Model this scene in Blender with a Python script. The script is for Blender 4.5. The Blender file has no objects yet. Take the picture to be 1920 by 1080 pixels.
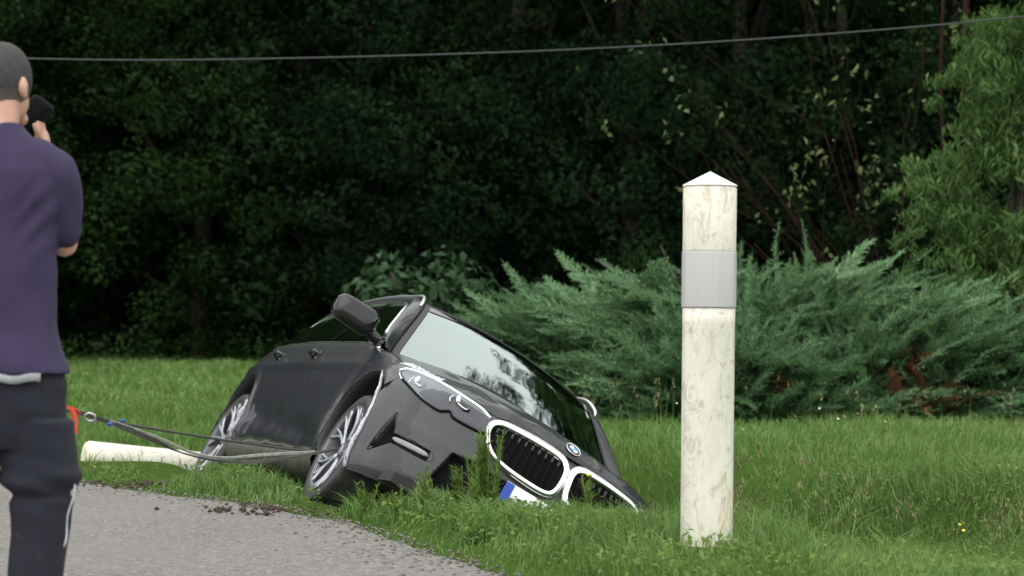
import bpy, math, random
import numpy as np
from mathutils import Vector, Matrix, noise as mnoise
rng = np.random.default_rng(7)
random.seed(7)
sc = bpy.context.scene
# ------------------------------------------------------------------ camera
CAM_H = 0.93
cd = bpy.data.cameras.new('camera'); cam = bpy.data.objects.new('camera', cd)
sc.collection.objects.link(cam); sc.camera = cam
cd.sensor_width = 36.0; cd.lens = 4250 / 1920 * 36.0
cd.clip_start = 0.1; cd.clip_end = 2000
cam.location = (0, 0, CAM_H); cam.rotation_euler = (math.radians(90) + 60 / 4250, 0, 0)
cd.dof.use_dof = True; cd.dof.focus_distance = 10.3; cd.dof.aperture_fstop = 4.0
# ------------------------------------------------------------------ world, sun, exposure
SUN_EL, SUN_AZ = math.radians(58), math.radians(200)     # azimuth clockwise from +Y
world = bpy.data.worlds.new('World'); sc.world = world; world.use_nodes = True
nt = world.node_tree; nt.nodes.clear()
wo = nt.nodes.new('ShaderNodeOutputWorld'); bg = nt.nodes.new('ShaderNodeBackground')
sky = nt.nodes.new('ShaderNodeTexSky'); sky.sky_type = 'NISHITA'; sky.sun_disc = False
sky.sun_elevation = SUN_EL; sky.sun_rotation = SUN_AZ; sky.dust_density = 3.0; sky.air_density = 1.0
mixw = nt.nodes.new('ShaderNodeMix'); mixw.data_type = 'RGBA'
tcw = nt.nodes.new('ShaderNodeTexCoord'); nzw = nt.nodes.new('ShaderNodeTexNoise')
nzw.inputs['Scale'].default_value = 1.6; nzw.inputs['Detail'].default_value = 5
rpw = nt.nodes.new('ShaderNodeValToRGB')
rpw.color_ramp.elements[0].position = .3; rpw.color_ramp.elements[0].color = (8.8, 8.9, 8.8, 1)
rpw.color_ramp.elements[1].position = .75; rpw.color_ramp.elements[1].color = (11.9, 12.0, 11.7, 1)
nt.links.new(tcw.outputs['Generated'], nzw.inputs['Vector']); nt.links.new(nzw.outputs['Fac'], rpw.inputs['Fac'])
mixw.inputs['Factor'].default_value = 0.9
nt.links.new(sky.outputs['Color'], mixw.inputs['A']); nt.links.new(rpw.outputs['Color'], mixw.inputs['B'])
nt.links.new(mixw.outputs['Result'], bg.inputs['Color']); bg.inputs['Strength'].default_value = 0.10
nt.links.new(bg.outputs['Background'], wo.inputs['Surface'])
sl = bpy.data.lights.new('sun', 'SUN'); sl.energy = 0.8; sl.angle = math.radians(75); sl.color = (1, .97, .92)
so = bpy.data.objects.new('sun', sl); sc.collection.objects.link(so)
sd = Vector((math.sin(SUN_AZ) * math.cos(SUN_EL), math.cos(SUN_AZ) * math.cos(SUN_EL), math.sin(SUN_EL)))
so.rotation_euler = sd.to_track_quat('Z', 'Y').to_euler(); so.location = (0, -10, 30)
sc.view_settings.view_transform = 'Standard'; sc.view_settings.look = 'None'
sc.view_settings.exposure = 1.0; sc.view_settings.gamma = 1.0; sc.view_settings.use_curve_mapping = False
try:
    sc.cycles.max_bounces = 6; sc.cycles.diffuse_bounces = 3; sc.cycles.transparent_max_bounces = 8
except Exception: pass

# ------------------------------------------------------------------ helpers
def lin(r, g, b):   # sRGB 0-255 -> linear
    return tuple(((c / 255) / 12.92 if c / 255 <= .04045 else ((c / 255 + .055) / 1.055) ** 2.4) for c in (r, g, b)) + (1,)

class NB:
    def __init__(s, name):
        s.m = bpy.data.materials.new(name); s.m.use_nodes = True; s.t = s.m.node_tree
        s.b = s.t.nodes['Principled BSDF']; s.out = s.t.nodes['Material Output']
    def n(s, typ, **kw):
        x = s.t.nodes.new(typ)
        for k, v in kw.items():
            if k.startswith('i_'): x.inputs[k[2:].replace('_', ' ')].default_value = v
            else: setattr(x, k, v)
        return x
    def l(s, a, b): s.t.links.new(a, b)
    def noise(s, scale, detail=4, coord='Object', rough=.6, dist=0, stretch=None):
        tc = s.n('ShaderNodeTexCoord'); nz = s.n('ShaderNodeTexNoise', i_Scale=scale, i_Detail=detail, i_Roughness=rough, i_Distortion=dist)
        o = tc.outputs[coord]
        if stretch:
            mp = s.n('ShaderNodeMapping'); mp.inputs['Scale'].default_value = stretch; s.l(o, mp.inputs['Vector']); o = mp.outputs['Vector']
        s.l(o, nz.inputs['Vector']); return nz.outputs['Fac']
    def ramp(s, fac, stops):
        r = s.n('ShaderNodeValToRGB'); e = r.color_ramp.elements
        while len(e) < len(stops): e.new(.5)
        for k, (p, c) in enumerate(stops):
            e[k].position = p; e[k].color = c if len(c) == 4 else tuple(c) + (1,)
        s.l(fac, r.inputs['Fac']); return r.outputs['Color']
    def mix(s, f, a, b, mode='MIX'):
        m = s.n('ShaderNodeMix', data_type='RGBA', blend_type=mode)
        for v, k in ((f, 'Factor'), (a, 'A'), (b, 'B')):
            if hasattr(v, 'links'): s.l(v, m.inputs[k])
            else: m.inputs[k].default_value = v if k == 'Factor' else (v if len(v) == 4 else tuple(v) + (1,))
        return m.outputs['Result']
    def bump(s, h, strength, dist=.01):
        b = s.n('ShaderNodeBump', i_Strength=strength, i_Distance=dist); s.l(h, b.inputs['Height']); s.l(b.outputs['Normal'], s.b.inputs['Normal']); return b
    def set(s, **kw):
        for k, v in kw.items():
            k = k.replace('_', ' ')
            if hasattr(v, 'links'): s.l(v, s.b.inputs[k])
            else: s.b.inputs[k].default_value = v
        return s

def simple(name, col, rough=.5, metal=0, var=.15, scale=20, bump=0, coat=0):
    n = NB(name); nz = n.noise(scale)
    a = tuple(c * (1 - var) for c in col[:3]); b = tuple(min(1, c * (1 + var)) for c in col[:3])
    n.set(Base_Color=n.ramp(nz, [(.3, a), (.7, b)]), Roughness=rough, Metallic=metal)
    if coat: n.set(Coat_Weight=coat, Coat_Roughness=.1)
    if bump: n.bump(n.noise(scale * 4), bump)
    return n.m

def mesh_np(name, V, F, mats, parent=None, smooth=False, fm=None, uv=None):
    """V (n,3) array, F (m,k) int array or list of tuples"""
    me = bpy.data.meshes.new(name)
    V = np.asarray(V, dtype=np.float32)
    if isinstance(F, np.ndarray):
        m, k = F.shape
        me.vertices.add(len(V)); me.vertices.foreach_set('co', V.ravel())
        me.loops.add(m * k); me.loops.foreach_set('vertex_index', F.astype(np.int32).ravel())
        me.polygons.add(m); me.polygons.foreach_set('loop_start', np.arange(0, m * k, k, dtype=np.int32))
        try: me.polygons.foreach_set('loop_total', np.full(m, k, dtype=np.int32))
        except Exception: pass
    else:
        me.from_pydata(V.tolist(), [], [tuple(int(i) for i in f) for f in F])
    if not isinstance(mats, (list, tuple)): mats = [mats]
    for mt in mats: me.materials.append(mt)
    if fm is not None: me.polygons.foreach_set('material_index', np.asarray(fm, dtype=np.int32))
    if smooth: me.polygons.foreach_set('use_smooth', np.ones(len(me.polygons), dtype=bool))
    me.update(calc_edges=True); me.validate()
    o = bpy.data.objects.new(name, me); sc.collection.objects.link(o)
    if parent is not None: o.parent = parent
    return o

def tag(o, label=None, cat=None, group=None, kind=None):
    if label: o['label'] = label
    if cat: o['category'] = cat
    if group: o['group'] = group
    if kind: o['kind'] = kind
    return o

def empty(name, loc=(0, 0, 0), rot=(0, 0, 0)):
    o = bpy.data.objects.new(name, None); sc.collection.objects.link(o); o.location = loc; o.rotation_euler = rot; o.empty_display_size = .2
    return o

def copy_tree(o, parent=None):
    c = o.copy(); sc.collection.objects.link(c); c.parent = parent
    for ch in list(o.children): copy_tree(ch, c)
    return c

def grid_faces(nu, nv, closed_u=False):
    F = []
    for i in range(nu - (0 if closed_u else 1)):
        for j in range(nv - 1):
            a = i * nv + j; b = ((i + 1) % nu) * nv + j
            F.append((a, b, b + 1, a + 1))
    return np.array(F)

def tube(path, rad, n=8, closed=False, cap=True, flat=1.0):
    """returns V,F(list) for a tube along path (list of 3-vectors); rad scalar or list"""
    P = np.array(path, float); m = len(P)
    R = np.full(m, rad) if np.isscalar(rad) else np.array(rad, float)
    T = np.gradient(P, axis=0) if not closed else (np.roll(P, -1, 0) - np.roll(P, 1, 0))
    T /= np.linalg.norm(T, axis=1)[:, None] + 1e-12
    up = np.array([0, 0, 1.0]) if abs(T[0][2]) < .9 else np.array([1.0, 0, 0])
    V = []; N = np.cross(T[0], up); N /= np.linalg.norm(N)
    for i in range(m):
        N = N - T[i] * np.dot(N, T[i]); N /= np.linalg.norm(N) + 1e-12; B = np.cross(T[i], N)
        for k in range(n):
            a = 2 * math.pi * k / n
            V.append(P[i] + R[i] * (math.cos(a) * N + math.sin(a) * B * flat))
    F = []
    for i in range(m if closed else m - 1):
        for k in range(n):
            a = i * n + k; b = i * n + (k + 1) % n; c = ((i + 1) % m) * n + (k + 1) % n; d = ((i + 1) % m) * n + k
            F.append((a, b, c, d))
    if cap and not closed:
        F.append(tuple(range(n))[::-1]); F.append(tuple((m - 1) * n + k for k in range(n)))
    return np.array(V), F

def merge(parts):
    V = []; F = []; o = 0
    for v, f in parts:
        V.append(np.asarray(v)); F += [tuple(int(i) + o for i in x) for x in f]; o += len(v)
    return np.concatenate(V), F

def lathe(prof, n=32, cap=True):
    """prof: list of (r,z) ; axis z"""
    V = []; m = len(prof)
    for r, z in prof:
        for k in range(n):
            a = 2 * math.pi * k / n; V.append((r * math.cos(a), r * math.sin(a), z))
    F = []
    for i in range(m - 1):
        for k in range(n):
            F.append((i * n + k, i * n + (k + 1) % n, (i + 1) * n + (k + 1) % n, (i + 1) * n + k))
    if cap: F.append(tuple(range(n))[::-1]); F.append(tuple((m - 1) * n + k for k in range(n)))
    return np.array(V, float), F

def box(c, s, bev=0):
    x, y, z = [k / 2 for k in s]
    V = np.array([(i * x, j * y, k * z) for i in (-1, 1) for j in (-1, 1) for k in (-1, 1)]) + np.array(c)
    F = [(0, 1, 3, 2), (4, 6, 7, 5), (0, 4, 5, 1), (2, 3, 7, 6), (0, 2, 6, 4), (1, 5, 7, 3)]
    return V, F

def smoothstep(a, b, x):
    t = np.clip((np.asarray(x, float) - a) / (b - a), 0, 1); return t * t * (3 - 2 * t)

def vnoise(x, y, seed=0):
    """cheap smooth 2-D value noise, vectorised, 0..1"""
    x = np.asarray(x, float); y = np.asarray(y, float)
    xi = np.floor(x).astype(np.int64); yi = np.floor(y).astype(np.int64); xf = x - xi; yf = y - yi
    def h(a, b):
        n = (a * 374761393 + b * 668265263 + seed * 974634777) & 0x7fffffff
        n = ((n ^ (n >> 13)) * 1274126177) & 0x7fffffff
        return ((n ^ (n >> 16)) & 0xffff) / 65535.0
    u = xf * xf * (3 - 2 * xf); v = yf * yf * (3 - 2 * yf)
    return (h(xi, yi) * (1 - u) + h(xi + 1, yi) * u) * (1 - v) + (h(xi, yi + 1) * (1 - u) + h(xi + 1, yi + 1) * u) * v
# ------------------------------------------------------------------ car surface functions (car space: x forward from front axle, y left, z up from axle)
def cr(xs, ys, x):
    """Catmull-Rom-like (pchip-ish) interpolation, vectorised; ys may be (n,k)"""
    xs = np.asarray(xs, float); ys = np.asarray(ys, float)
    if ys.ndim == 1: ys = ys[:, None]; sq = True
    else: sq = False
    d = np.gradient(ys, xs, axis=0)
    x = np.clip(np.asarray(x, float), xs[0], xs[-1]); i = np.clip(np.searchsorted(xs, x, side='right') - 1, 0, len(xs) - 2)
    h = (xs[i + 1] - xs[i]); t = ((x - xs[i]) / h)[..., None]; h = h[..., None]
    r = (2*t**3 - 3*t**2 + 1) * ys[i] + (t**3 - 2*t**2 + t) * h * d[i] + (-2*t**3 + 3*t**2) * ys[i + 1] + (t**3 - t**2) * h * d[i + 1]
    return r[..., 0] if sq else r

PLAN = np.array([(.80, 0), (.794, .12), (.777, .24), (.750, .36), (.712, .48), (.66, .60), (.59, .70), (.49, .775), (.36, .83), (.20, .868), (0, .89),
                 (-.3, .893), (-.6, .893), (-1.0, .898), (-1.6, .905), (-2.2, .908), (-2.85, .905), (-3.2, .885), (-3.5, .84), (-3.72, .76), (-3.85, .64), (-3.92, .45), (-3.94, .2), (-3.945, 0)])
_ds = np.r_[0, np.cumsum(np.linalg.norm(np.diff(PLAN, axis=0), axis=1))]
def plan(s): return cr(_ds, PLAN, s)
def s_of_x(x): return np.interp(-np.asarray(x, float), -PLAN[:, 0], _ds)
STOT = _ds[-1]
PROF = [  # station x, list of (inset, z) bottom to top
 (.80, [(.05, -.15), (.010, -.10), (0, -.02), (.008, .07), (.022, .17), (.045, .285), (.080, .368), (.125, .402)]),
 (.69, [(.05, -.15), (.010, -.10), (0, -.02), (.004, .08), (.015, .18), (.035, .285), (.072, .368), (.118, .402)]),
 (.36, [(.04, -.15), (.008, -.09), (0, 0), (0, .11), (.008, .22), (.025, .33), (.060, .40), (.105, .43)]),
 (0.0, [(.03, -.14), (.006, -.06), (0, .06), (-.004, .18), (0, .29), (.018, .39), (.055, .46), (.10, .485)]),
 (-.45, [(.05, -.12), (.012, -.05), (.004, .07), (0, .20), (.005, .33), (.02, .45), (.05, .53), (.09, .56)]),
 (-.8, [(.06, -.10), (.018, -.04), (.010, .07), (.004, .20), (.003, .34), (.015, .47), (.045, .570), (.062, .600)]),
 (-2.0, [(.06, -.10), (.018, -.04), (.010, .07), (.004, .20), (0, .35), (.012, .49), (.045, .588), (.062, .618)]),
 (-2.85, [(.05, -.12), (.012, -.05), (.004, .07), (-.004, .20), (0, .35), (.015, .47), (.055, .59), (.085, .625)]),
 (-3.7, [(.05, -.12), (.012, -.05), (0, .07), (0, .20), (.01, .35), (.03, .47), (.07, .60), (.10, .645)]),
 (-3.945, [(.05, -.12), (.012, -.05), (0, .07), (.0, .20), (.03, .35), (.06, .47), (.09, .60), (.12, .645)]),
]
_ps = np.array([s_of_x(p[0]) for p in PROF]); _pp = np.array([p[1] for p in PROF])
def profile(s, t):
    """(inset,z) at arc position s and t in 0..1"""
    s = np.asarray(s, float); t = np.asarray(t, float)
    k = np.clip(np.searchsorted(_ps, s, side='right') - 1, 0, len(_ps) - 2)
    w = np.clip((s - _ps[k]) / (_ps[k + 1] - _ps[k]), 0, 1); w = w * w * (3 - 2 * w) * .5 + w * .5
    tt = t * 7; j = np.clip(np.floor(tt).astype(int), 0, 6); f = tt - j
    out = 0
    for kk, ww in ((k, 1 - w), (k + 1, w)):
        P = _pp[kk]                                      # (...,8,2)
        g = lambda a: np.take_along_axis(P, np.clip(a, 0, 7)[..., None, None].repeat(2, -1), axis=-2)[..., 0, :]
        p0, p1, p2, p3 = g(j - 1), g(j), g(j + 1), g(j + 2); F = f[..., None]
        out = out + ww[..., None] * .5 * (2*p1 + (p2 - p0)*F + (2*p0 - 5*p1 + 4*p2 - p3)*F**2 + (3*p1 - p0 - 3*p2 + p3)*F**3)
    return out
def wall0(s, t, side=-1):
    s = np.asarray(s, float) + 0 * np.asarray(t, float); t = np.asarray(t, float) + 0 * s
    p = plan(s); e = 1e-3; d = plan(np.clip(s + e, 0, STOT)) - plan(np.clip(s - e, 0, STOT)); d /= np.linalg.norm(d, axis=-1)[..., None]
    n = np.stack([-d[..., 1], d[..., 0]], -1) * -1       # outward in plan
    n = np.where((n[..., :1] * 0 + 1) > 0, n, n)
    # outward: rotate tangent so that it points away from the car's centreline
    c = np.stack([p[..., 0] + 1.5, p[..., 1]], -1); sg = np.sign((n * c).sum(-1))[..., None]; n = n * sg
    q = profile(s, t); xy = p - n * q[..., :1]
    return np.stack([xy[..., 0], side * xy[..., 1], q[..., 1]], -1)
def t_of_z(s, z):
    """invert z->t at s"""
    s = np.asarray(s, float); z = np.asarray(z, float); lo = np.zeros(np.broadcast(s, z).shape); hi = lo + 1
    for _ in range(24):
        m = (lo + hi) / 2; zz = profile(s + 0 * m, m)[..., 1]; lo = np.where(zz < z, m, lo); hi = np.where(zz < z, hi, m)
    return (lo + hi) / 2
def wall(s, t, off=0.0, side=-1):
    P = wall0(s, t, side)
    if np.any(np.asarray(off) != 0): P = P + wall_n(s, t, side) * (np.asarray(off)[..., None] if np.ndim(off) else off)
    return P
def wall_n(s, t, side=-1):
    e = 2e-3; s = np.asarray(s, float) + 0 * np.asarray(t, float); t = np.asarray(t, float) + 0 * s
    a = wall0(np.clip(s + e, 0, STOT), t, side) - wall0(np.clip(s - e, 0, STOT), t, side)
    # at the centreline s-e clips, still fine
    b = wall0(s, np.clip(t + e, 0, 1), side) - wall0(s, np.clip(t - e, 0, 1), side)
    n = np.cross(a, b); n /= np.linalg.norm(n, axis=-1)[..., None] + 1e-12
    c = wall0(s, t, side) - np.array([-1.5, 0, .1]); sg = np.sign((n * c).sum(-1))[..., None]
    return n * sg
CAR_POSE = (-70.946 / 57.29578, -1.588 / 57.29578, -31.411 / 57.29578, -0.1316, 11.713, -0.1234)
# ------------------------------------------------------------------ terrain
NRM = np.array([.877, .480]); DIR = np.array([.480, -.877]); U0 = 3.84
EV = np.array([(-45, 3.6), (-16, 3.92), (-12.5, 4.03), (-10.3, 4.36), (-9.06, 4.24), (-7.2, 3.93), (-5, 3.7), (40, 3.5)])
def edge_at(v): return cr(EV[1:-1, 0], EV[1:-1, 1], v)
def uv_road(x, y):
    v = DIR[0] * x + DIR[1] * y; return NRM[0] * x + NRM[1] * y - edge_at(v), v
def _rot(q):
    cz, sz = math.cos(q[0]), math.sin(q[0]); Rz = np.array([[cz, -sz, 0], [sz, cz, 0], [0, 0, 1]])
    c, s = math.cos(q[1]), math.sin(q[1]); Ry = np.array([[c, 0, s], [0, 1, 0], [-s, 0, c]])
    c, s = math.cos(q[2]), math.sin(q[2]); return Rz @ Ry @ np.array([[1, 0, 0], [0, c, -s], [0, s, c]])
CR = _rot(CAR_POSE); CO = np.array(CAR_POSE[3:])
def height(x, y):
    x = np.asarray(x, float); y = np.asarray(y, float); u, v = uv_road(x, y)
    edge = .10 * (vnoise(v * 1.3, 0 * v, 11) - .5) + .05 * (vnoise(v * 5, 0 * v, 12) - .5)
    verge = smoothstep(-.05, .5, u + edge)
    z = .045 * verge + .015 * verge * (vnoise(x * 2.2, y * 2.2, 1) - .5) * 2 + .02 * verge * (vnoise(x * .7, y * .7, 2) - .5)
    z = z + .035 * verge * np.exp(-(((x - .73) ** 2 + (y - 8.5) ** 2) / .45))
    deep = smoothstep(-7.7, -9.2, v) * smoothstep(-19, -15, v)
    wr = NRM[0] * x + NRM[1] * y - U0; prof = np.exp(-(((wr - 2.75) / 1.15) ** 4))
    z = z - prof * (.20 + .78 * deep)
    z = z - .085 * np.exp(-(((x + 2.0) / .45) ** 2 + ((y - 13.5) / .75) ** 2) ** 1.5) * smoothstep(.05, .35, u) - .03 * np.exp(-(((x + 1.08) / .3) ** 2 + ((y - 11.0) / .4) ** 2)) * smoothstep(.05, .3, u)     # ruts under the two wheels
    z = z + smoothstep(52, 92, y) * 27 * smoothstep(45, 20, x) + .0
    # pressed under the car
    n = CR[:, 2]; P0 = CO - n * .335
    zp = P0[2] - (n[0] * (x - P0[0]) + n[1] * (y - P0[1])) / n[2]
    lx = (x - CO[0]) * CR[0, 0] + (y - CO[1]) * CR[1, 0] + (zp - CO[2]) * CR[2, 0]; ly = (x - CO[0]) * CR[0, 1] + (y - CO[1]) * CR[1, 1] + (zp - CO[2]) * CR[2, 1]
    k = smoothstep(.92, .78, lx) * smoothstep(-4.2, -4.0, lx) * smoothstep(-1.05, -.9, ly) * smoothstep(1.15, 1.0, ly)
    z = np.where(k > 0, np.minimum(z, z * (1 - k) + np.minimum(z, zp) * k), z)
    return z
def terrain_axis(a, b, fine0, fine1, df, dc):
    r = list(np.arange(fine0, fine1, df)); lo = list(np.arange(a, fine0, dc)); hi = list(np.arange(fine1, b + dc, dc)); return np.array(lo + r + hi)
XS = terrain_axis(-80, 80, -4.2, 5.5, .09, 1.9); YS = terrain_axis(-60, 130, 6.5, 20, .09, 1.6)
GX, GY = np.meshgrid(XS, YS, indexing='ij'); GZ = height(GX, GY)
def soil_mat():
    n = NB('meadow ground'); a = n.noise(1.2, 6, rough=.7); b = n.noise(22, 6, rough=.8)
    c1 = n.ramp(b, [(.3, (.030, .052, .012)), (.6, (.062, .110, .024)), (.8, (.09, .14, .036))]); c2 = n.ramp(b, [(.3, (.030, .022, .014)), (.7, (.075, .058, .038))])
    n.set(Base_Color=n.mix(n.ramp(a, [(.52, (0, 0, 0)), (.75, (.7, .7, .7))]), c1, c2), Roughness=1.0); n.b.inputs['Specular IOR Level'].default_value = 0; n.bump(b, .6, .03); return n.m
M_soil = soil_mat()
terr = mesh_np('ground', np.stack([GX, GY, GZ], -1).reshape(-1, 3), grid_faces(len(XS), len(YS))[:, ::-1], M_soil, smooth=True); tag(terr, kind='structure')
tag(terr, label='green meadow ground with a roadside ditch')
# road: asphalt sheet 4 mm above the ground with a ragged edge
def asphalt_mat():
    n = NB('worn grey asphalt'); a = n.noise(.9, 5, rough=.6); b = n.noise(130, 3, rough=.7); v = n.n('ShaderNodeTexVoronoi', i_Scale=70.0)
    tc = n.n('ShaderNodeTexCoord'); n.l(tc.outputs['Object'], v.inputs['Vector'])
    st = n.ramp(v.outputs['Color'], [(.0, (.045, .040, .035)), (.45, (.120, .108, .096)), (.8, (.20, .183, .165)), (1, (.36, .34, .31))])
    col = n.mix(n.ramp(b, [(.3, (.0,) * 3), (.7, (.35,) * 3)]), st, (.105, .10, .095))
    col = n.mix(n.ramp(a, [(.40, (0,) * 3), (.65, (.5,) * 3)]), col, (.15, .142, .135))
    dk = n.noise(9, 7, rough=.85, dist=.5); col = n.mix(n.ramp(dk, [(.60, (0,) * 3), (.70, (.6,) * 3)]), col, (.055, .05, .045))
    n.set(Base_Color=col, Roughness=.62); n.bump(v.outputs['Distance'], .5, .006); return n.m
M_road = asphalt_mat()
vv = np.arange(-45, 40, .12); us = np.concatenate([[-7.5, -5, -3, -2, -1.2, -.7, -.4, -.2, -.1], [0]])
VR = []
for v in vv:
    e = -.02 + .10 * (float(vnoise(np.array(v * 1.7), np.array(0.), 21)) - .5) + .06 * (float(vnoise(np.array(v * 7.1), np.array(0.), 22)) - .5)
    for u in us:
        uu = u + (e if u > -.5 else 0) ; p = NRM * (uu + float(edge_at(np.array(v)))) + DIR * v; VR.append((p[0], p[1], 0.012 + .0 if u < -.05 else .006))
VR = np.array(VR); road = mesh_np('road', VR, grid_faces(len(vv), len(us))[:, ::-1], M_road, smooth=True); tag(road, 'worn grey asphalt country road with ragged grassy edge', kind='structure')
# loose stones and clods along the road edge
def scatter_lumps(name, pts, sizes, mat, seed=3):
    r = np.random.default_rng(seed); base = np.array([(1,0,0),(-1,0,0),(0,1,0),(0,-1,0),(0,0,1),(0,0,-.6)], float)
    F0 = np.array([(0,2,4),(2,1,4),(1,3,4),(3,0,4),(2,0,5),(1,2,5),(3,1,5),(0,3,5)]); V = []; F = []
    for i, (p, s) in enumerate(zip(pts, sizes)):
        v = base * s * r.uniform(.6, 1.25, (6, 3)); a = r.uniform(0, 6.28); c, sn = math.cos(a), math.sin(a)
        v = np.stack([v[:, 0] * c - v[:, 1] * sn, v[:, 0] * sn + v[:, 1] * c, v[:, 2] * .7], 1); V.append(v + p); F.append(F0 + i * 6)
    return mesh_np(name, np.concatenate(V), np.concatenate(F), mat)
n_ = 1500; v_ = rng.uniform(-16, -5, n_); u_ = -np.abs(rng.normal(0, .30, n_)) * rng.uniform(0, 1, n_) ** .6 + .05; p_ = NRM[None] * (u_ + edge_at(v_))[:, None] + DIR[None] * v_[:, None]
z_ = np.maximum(height(p_[:, 0], p_[:, 1]), .013)
tag(scatter_lumps('gravel', np.c_[p_, z_], rng.uniform(.004, .013, n_), simple('loose gravel', (.13, .12, .105), .9, var=.6, scale=30)), kind='stuff', label='loose gravel and crumbs along the road edge')
# clods of torn earth by the wheels
for k, (cx, cy, n_, sp) in enumerate(((-2.08, 12.55, 80, .17), (-1.20, 10.9, 70, .18))):
    pts = np.stack([rng.normal(cx, sp, n_), rng.normal(cy, sp * .8, n_)], 1); z = np.maximum(height(pts[:, 0], pts[:, 1]), .01)
    tag(scatter_lumps('torn_earth', np.c_[pts, z + .01], rng.uniform(.006, .024, n_), simple('torn brown earth', (.045, .030, .018), .95, var=.5, scale=25)), kind='stuff', label=('brown clods torn up on the verge behind the rear wheel', 'brown clods torn up on the verge below the front wheel')[k])
# ------------------------------------------------------------------ car materials
def paint_mat():
    n = NB('dark grey wet metallic paint')
    drops = n.n('ShaderNodeTexVoronoi', i_Scale=75.0); tc = n.n('ShaderNodeTexCoord'); n.l(tc.outputs['Object'], drops.inputs['Vector'])
    big = n.noise(5, 6, rough=.7)
    dirt = n.noise(9, 8, rough=.75, dist=.6)
    base = n.ramp(big, [(.3, (.010, .0115, .015)), (.7, (.017, .019, .024))])
    base = n.mix(n.ramp(dirt, [(.55, (0, 0, 0)), (.72, (.55, .55, .55))]), base, (.055, .052, .048))
    n.set(Base_Color=base, Metallic=.0, Roughness=.40, Coat_Weight=.45, Coat_Roughness=.07)
    n.b.inputs['Specular IOR Level'].default_value = .28
    h = n.n('ShaderNodeMath', operation='LESS_THAN'); n.l(drops.outputs['Distance'], h.inputs[0]); h.inputs[1].default_value = .38
    fine = n.noise(260, 3, rough=.8)
    m = n.n('ShaderNodeMath', operation='ADD'); n.l(h.outputs[0], m.inputs[0]); n.l(fine, m.inputs[1])
    n.bump(m.outputs[0], .34, .004)
    n.set(Roughness=n.ramp(n.noise(140, 3), [(.35, (.26,) * 3), (.65, (.46,) * 3)]))
    return n.m
def glass_mat(name, tint=(.30, .36, .34), ior=1.75, wet=.08, bump=.10, amt=1.0):
    m = bpy.data.materials.new(name); m.use_nodes = True; t = m.node_tree; t.nodes.clear()
    o = t.nodes.new('ShaderNodeOutputMaterial'); tr = t.nodes.new('ShaderNodeBsdfTransparent'); gl = t.nodes.new('ShaderNodeBsdfGlossy')
    fr = t.nodes.new('ShaderNodeFresnel'); mx = t.nodes.new('ShaderNodeMixShader'); tr.inputs['Color'].default_value = tint + (1,)
    fr.inputs['IOR'].default_value = ior; gl.inputs['Roughness'].default_value = wet; gl.inputs['Color'].default_value = (.88, 1, .99, 1)
    tc = t.nodes.new('ShaderNodeTexCoord'); vz = t.nodes.new('ShaderNodeTexNoise'); vz.inputs['Scale'].default_value = 160; bp = t.nodes.new('ShaderNodeBump')
    bp.inputs['Strength'].default_value = bump; bp.inputs['Distance'].default_value = .003
    t.links.new(tc.outputs['Object'], vz.inputs['Vector']); t.links.new(vz.outputs['Fac'], bp.inputs['Height']); t.links.new(bp.outputs['Normal'], gl.inputs['Normal'])
    am = t.nodes.new('ShaderNodeMath'); am.operation = 'MULTIPLY'; am.inputs[1].default_value = amt; t.links.new(fr.outputs[0], am.inputs[0]); t.links.new(am.outputs[0], mx.inputs[0]); t.links.new(tr.outputs[0], mx.inputs[1]); t.links.new(gl.outputs[0], mx.inputs[2]); t.links.new(mx.outputs[0], o.inputs[0])
    return m
M_paint = paint_mat()
M_black = simple('black grained plastic', (.012, .012, .013), .55, var=.3, scale=60, bump=.1)
M_gloss = simple('gloss black trim', (.008, .008, .009), .12, var=.2)
M_chrome = simple('satin chrome', (.80, .81, .82), .22, 1.0, var=.05)
M_alu = simple('matt aluminium', (.62, .63, .65), .32, .9, var=.06)
M_silver = simple('machined alloy', (.34, .35, .38), .36, .75, var=.12, scale=40)
M_rimdark = simple('dark alloy', (.055, .057, .062), .38, .6, var=.2, scale=30)
M_glass = glass_mat('windscreen glass', ior=4.0, wet=.012, bump=.02)
M_sglass = glass_mat('side glass', (.40, .50, .46), 1.65, .06)
M_lens = glass_mat('headlight lens', (.92, .93, .95), 1.3, .04, .02, .16)
M_lampin = simple('lamp housing grey', (.045, .045, .05), .42, 0, var=.2)
M_drl = simple('white light guide', (.85, .85, .80), .25, 0, var=.05)
def tyre_mat():
    n = NB('wet tyre rubber'); nz = n.noise(14, 6)
    n.set(Base_Color=n.ramp(nz, [(.3, (.018, .018, .019)), (.6, (.032, .031, .030)), (.8, (.09, .075, .055))]), Roughness=.55); n.bump(n.noise(90), .25); return n.m
M_tyre = tyre_mat()
def scuff_glint_mat():  # pale colour for whitish scuffs and for painted sky glints on edges
    n = NB('pale scuff and sky glint edge'); nz = n.noise(38, 8, rough=.8, dist=.8)
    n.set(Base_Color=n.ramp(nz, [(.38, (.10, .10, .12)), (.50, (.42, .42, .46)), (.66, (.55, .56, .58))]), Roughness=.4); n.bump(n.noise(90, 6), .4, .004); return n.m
M_scuff_glint = scuff_glint_mat()
M_foglens = simple('grey fog lamp lens', (.20, .20, .21), .25)
M_slat = simple('matt black grille', (.006, .006, .007), .9); M_slat.node_tree.nodes['Principled BSDF'].inputs['Specular IOR Level'].default_value = .1
M_seat = simple('dark seat cloth', (.02, .02, .022), .9)
M_plate = simple('white reflective plate', (.75, .76, .74), .35, var=.03)
M_blue = simple('plate blue band', (.02, .07, .42), .35, var=.03)
M_ink = simple('black plate ink', (.01, .01, .01), .4)
M_badgeblue = simple('badge blue', (.03, .22, .55), .25)
M_badgewhite = simple('badge white', (.8, .8, .8), .25)
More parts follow.
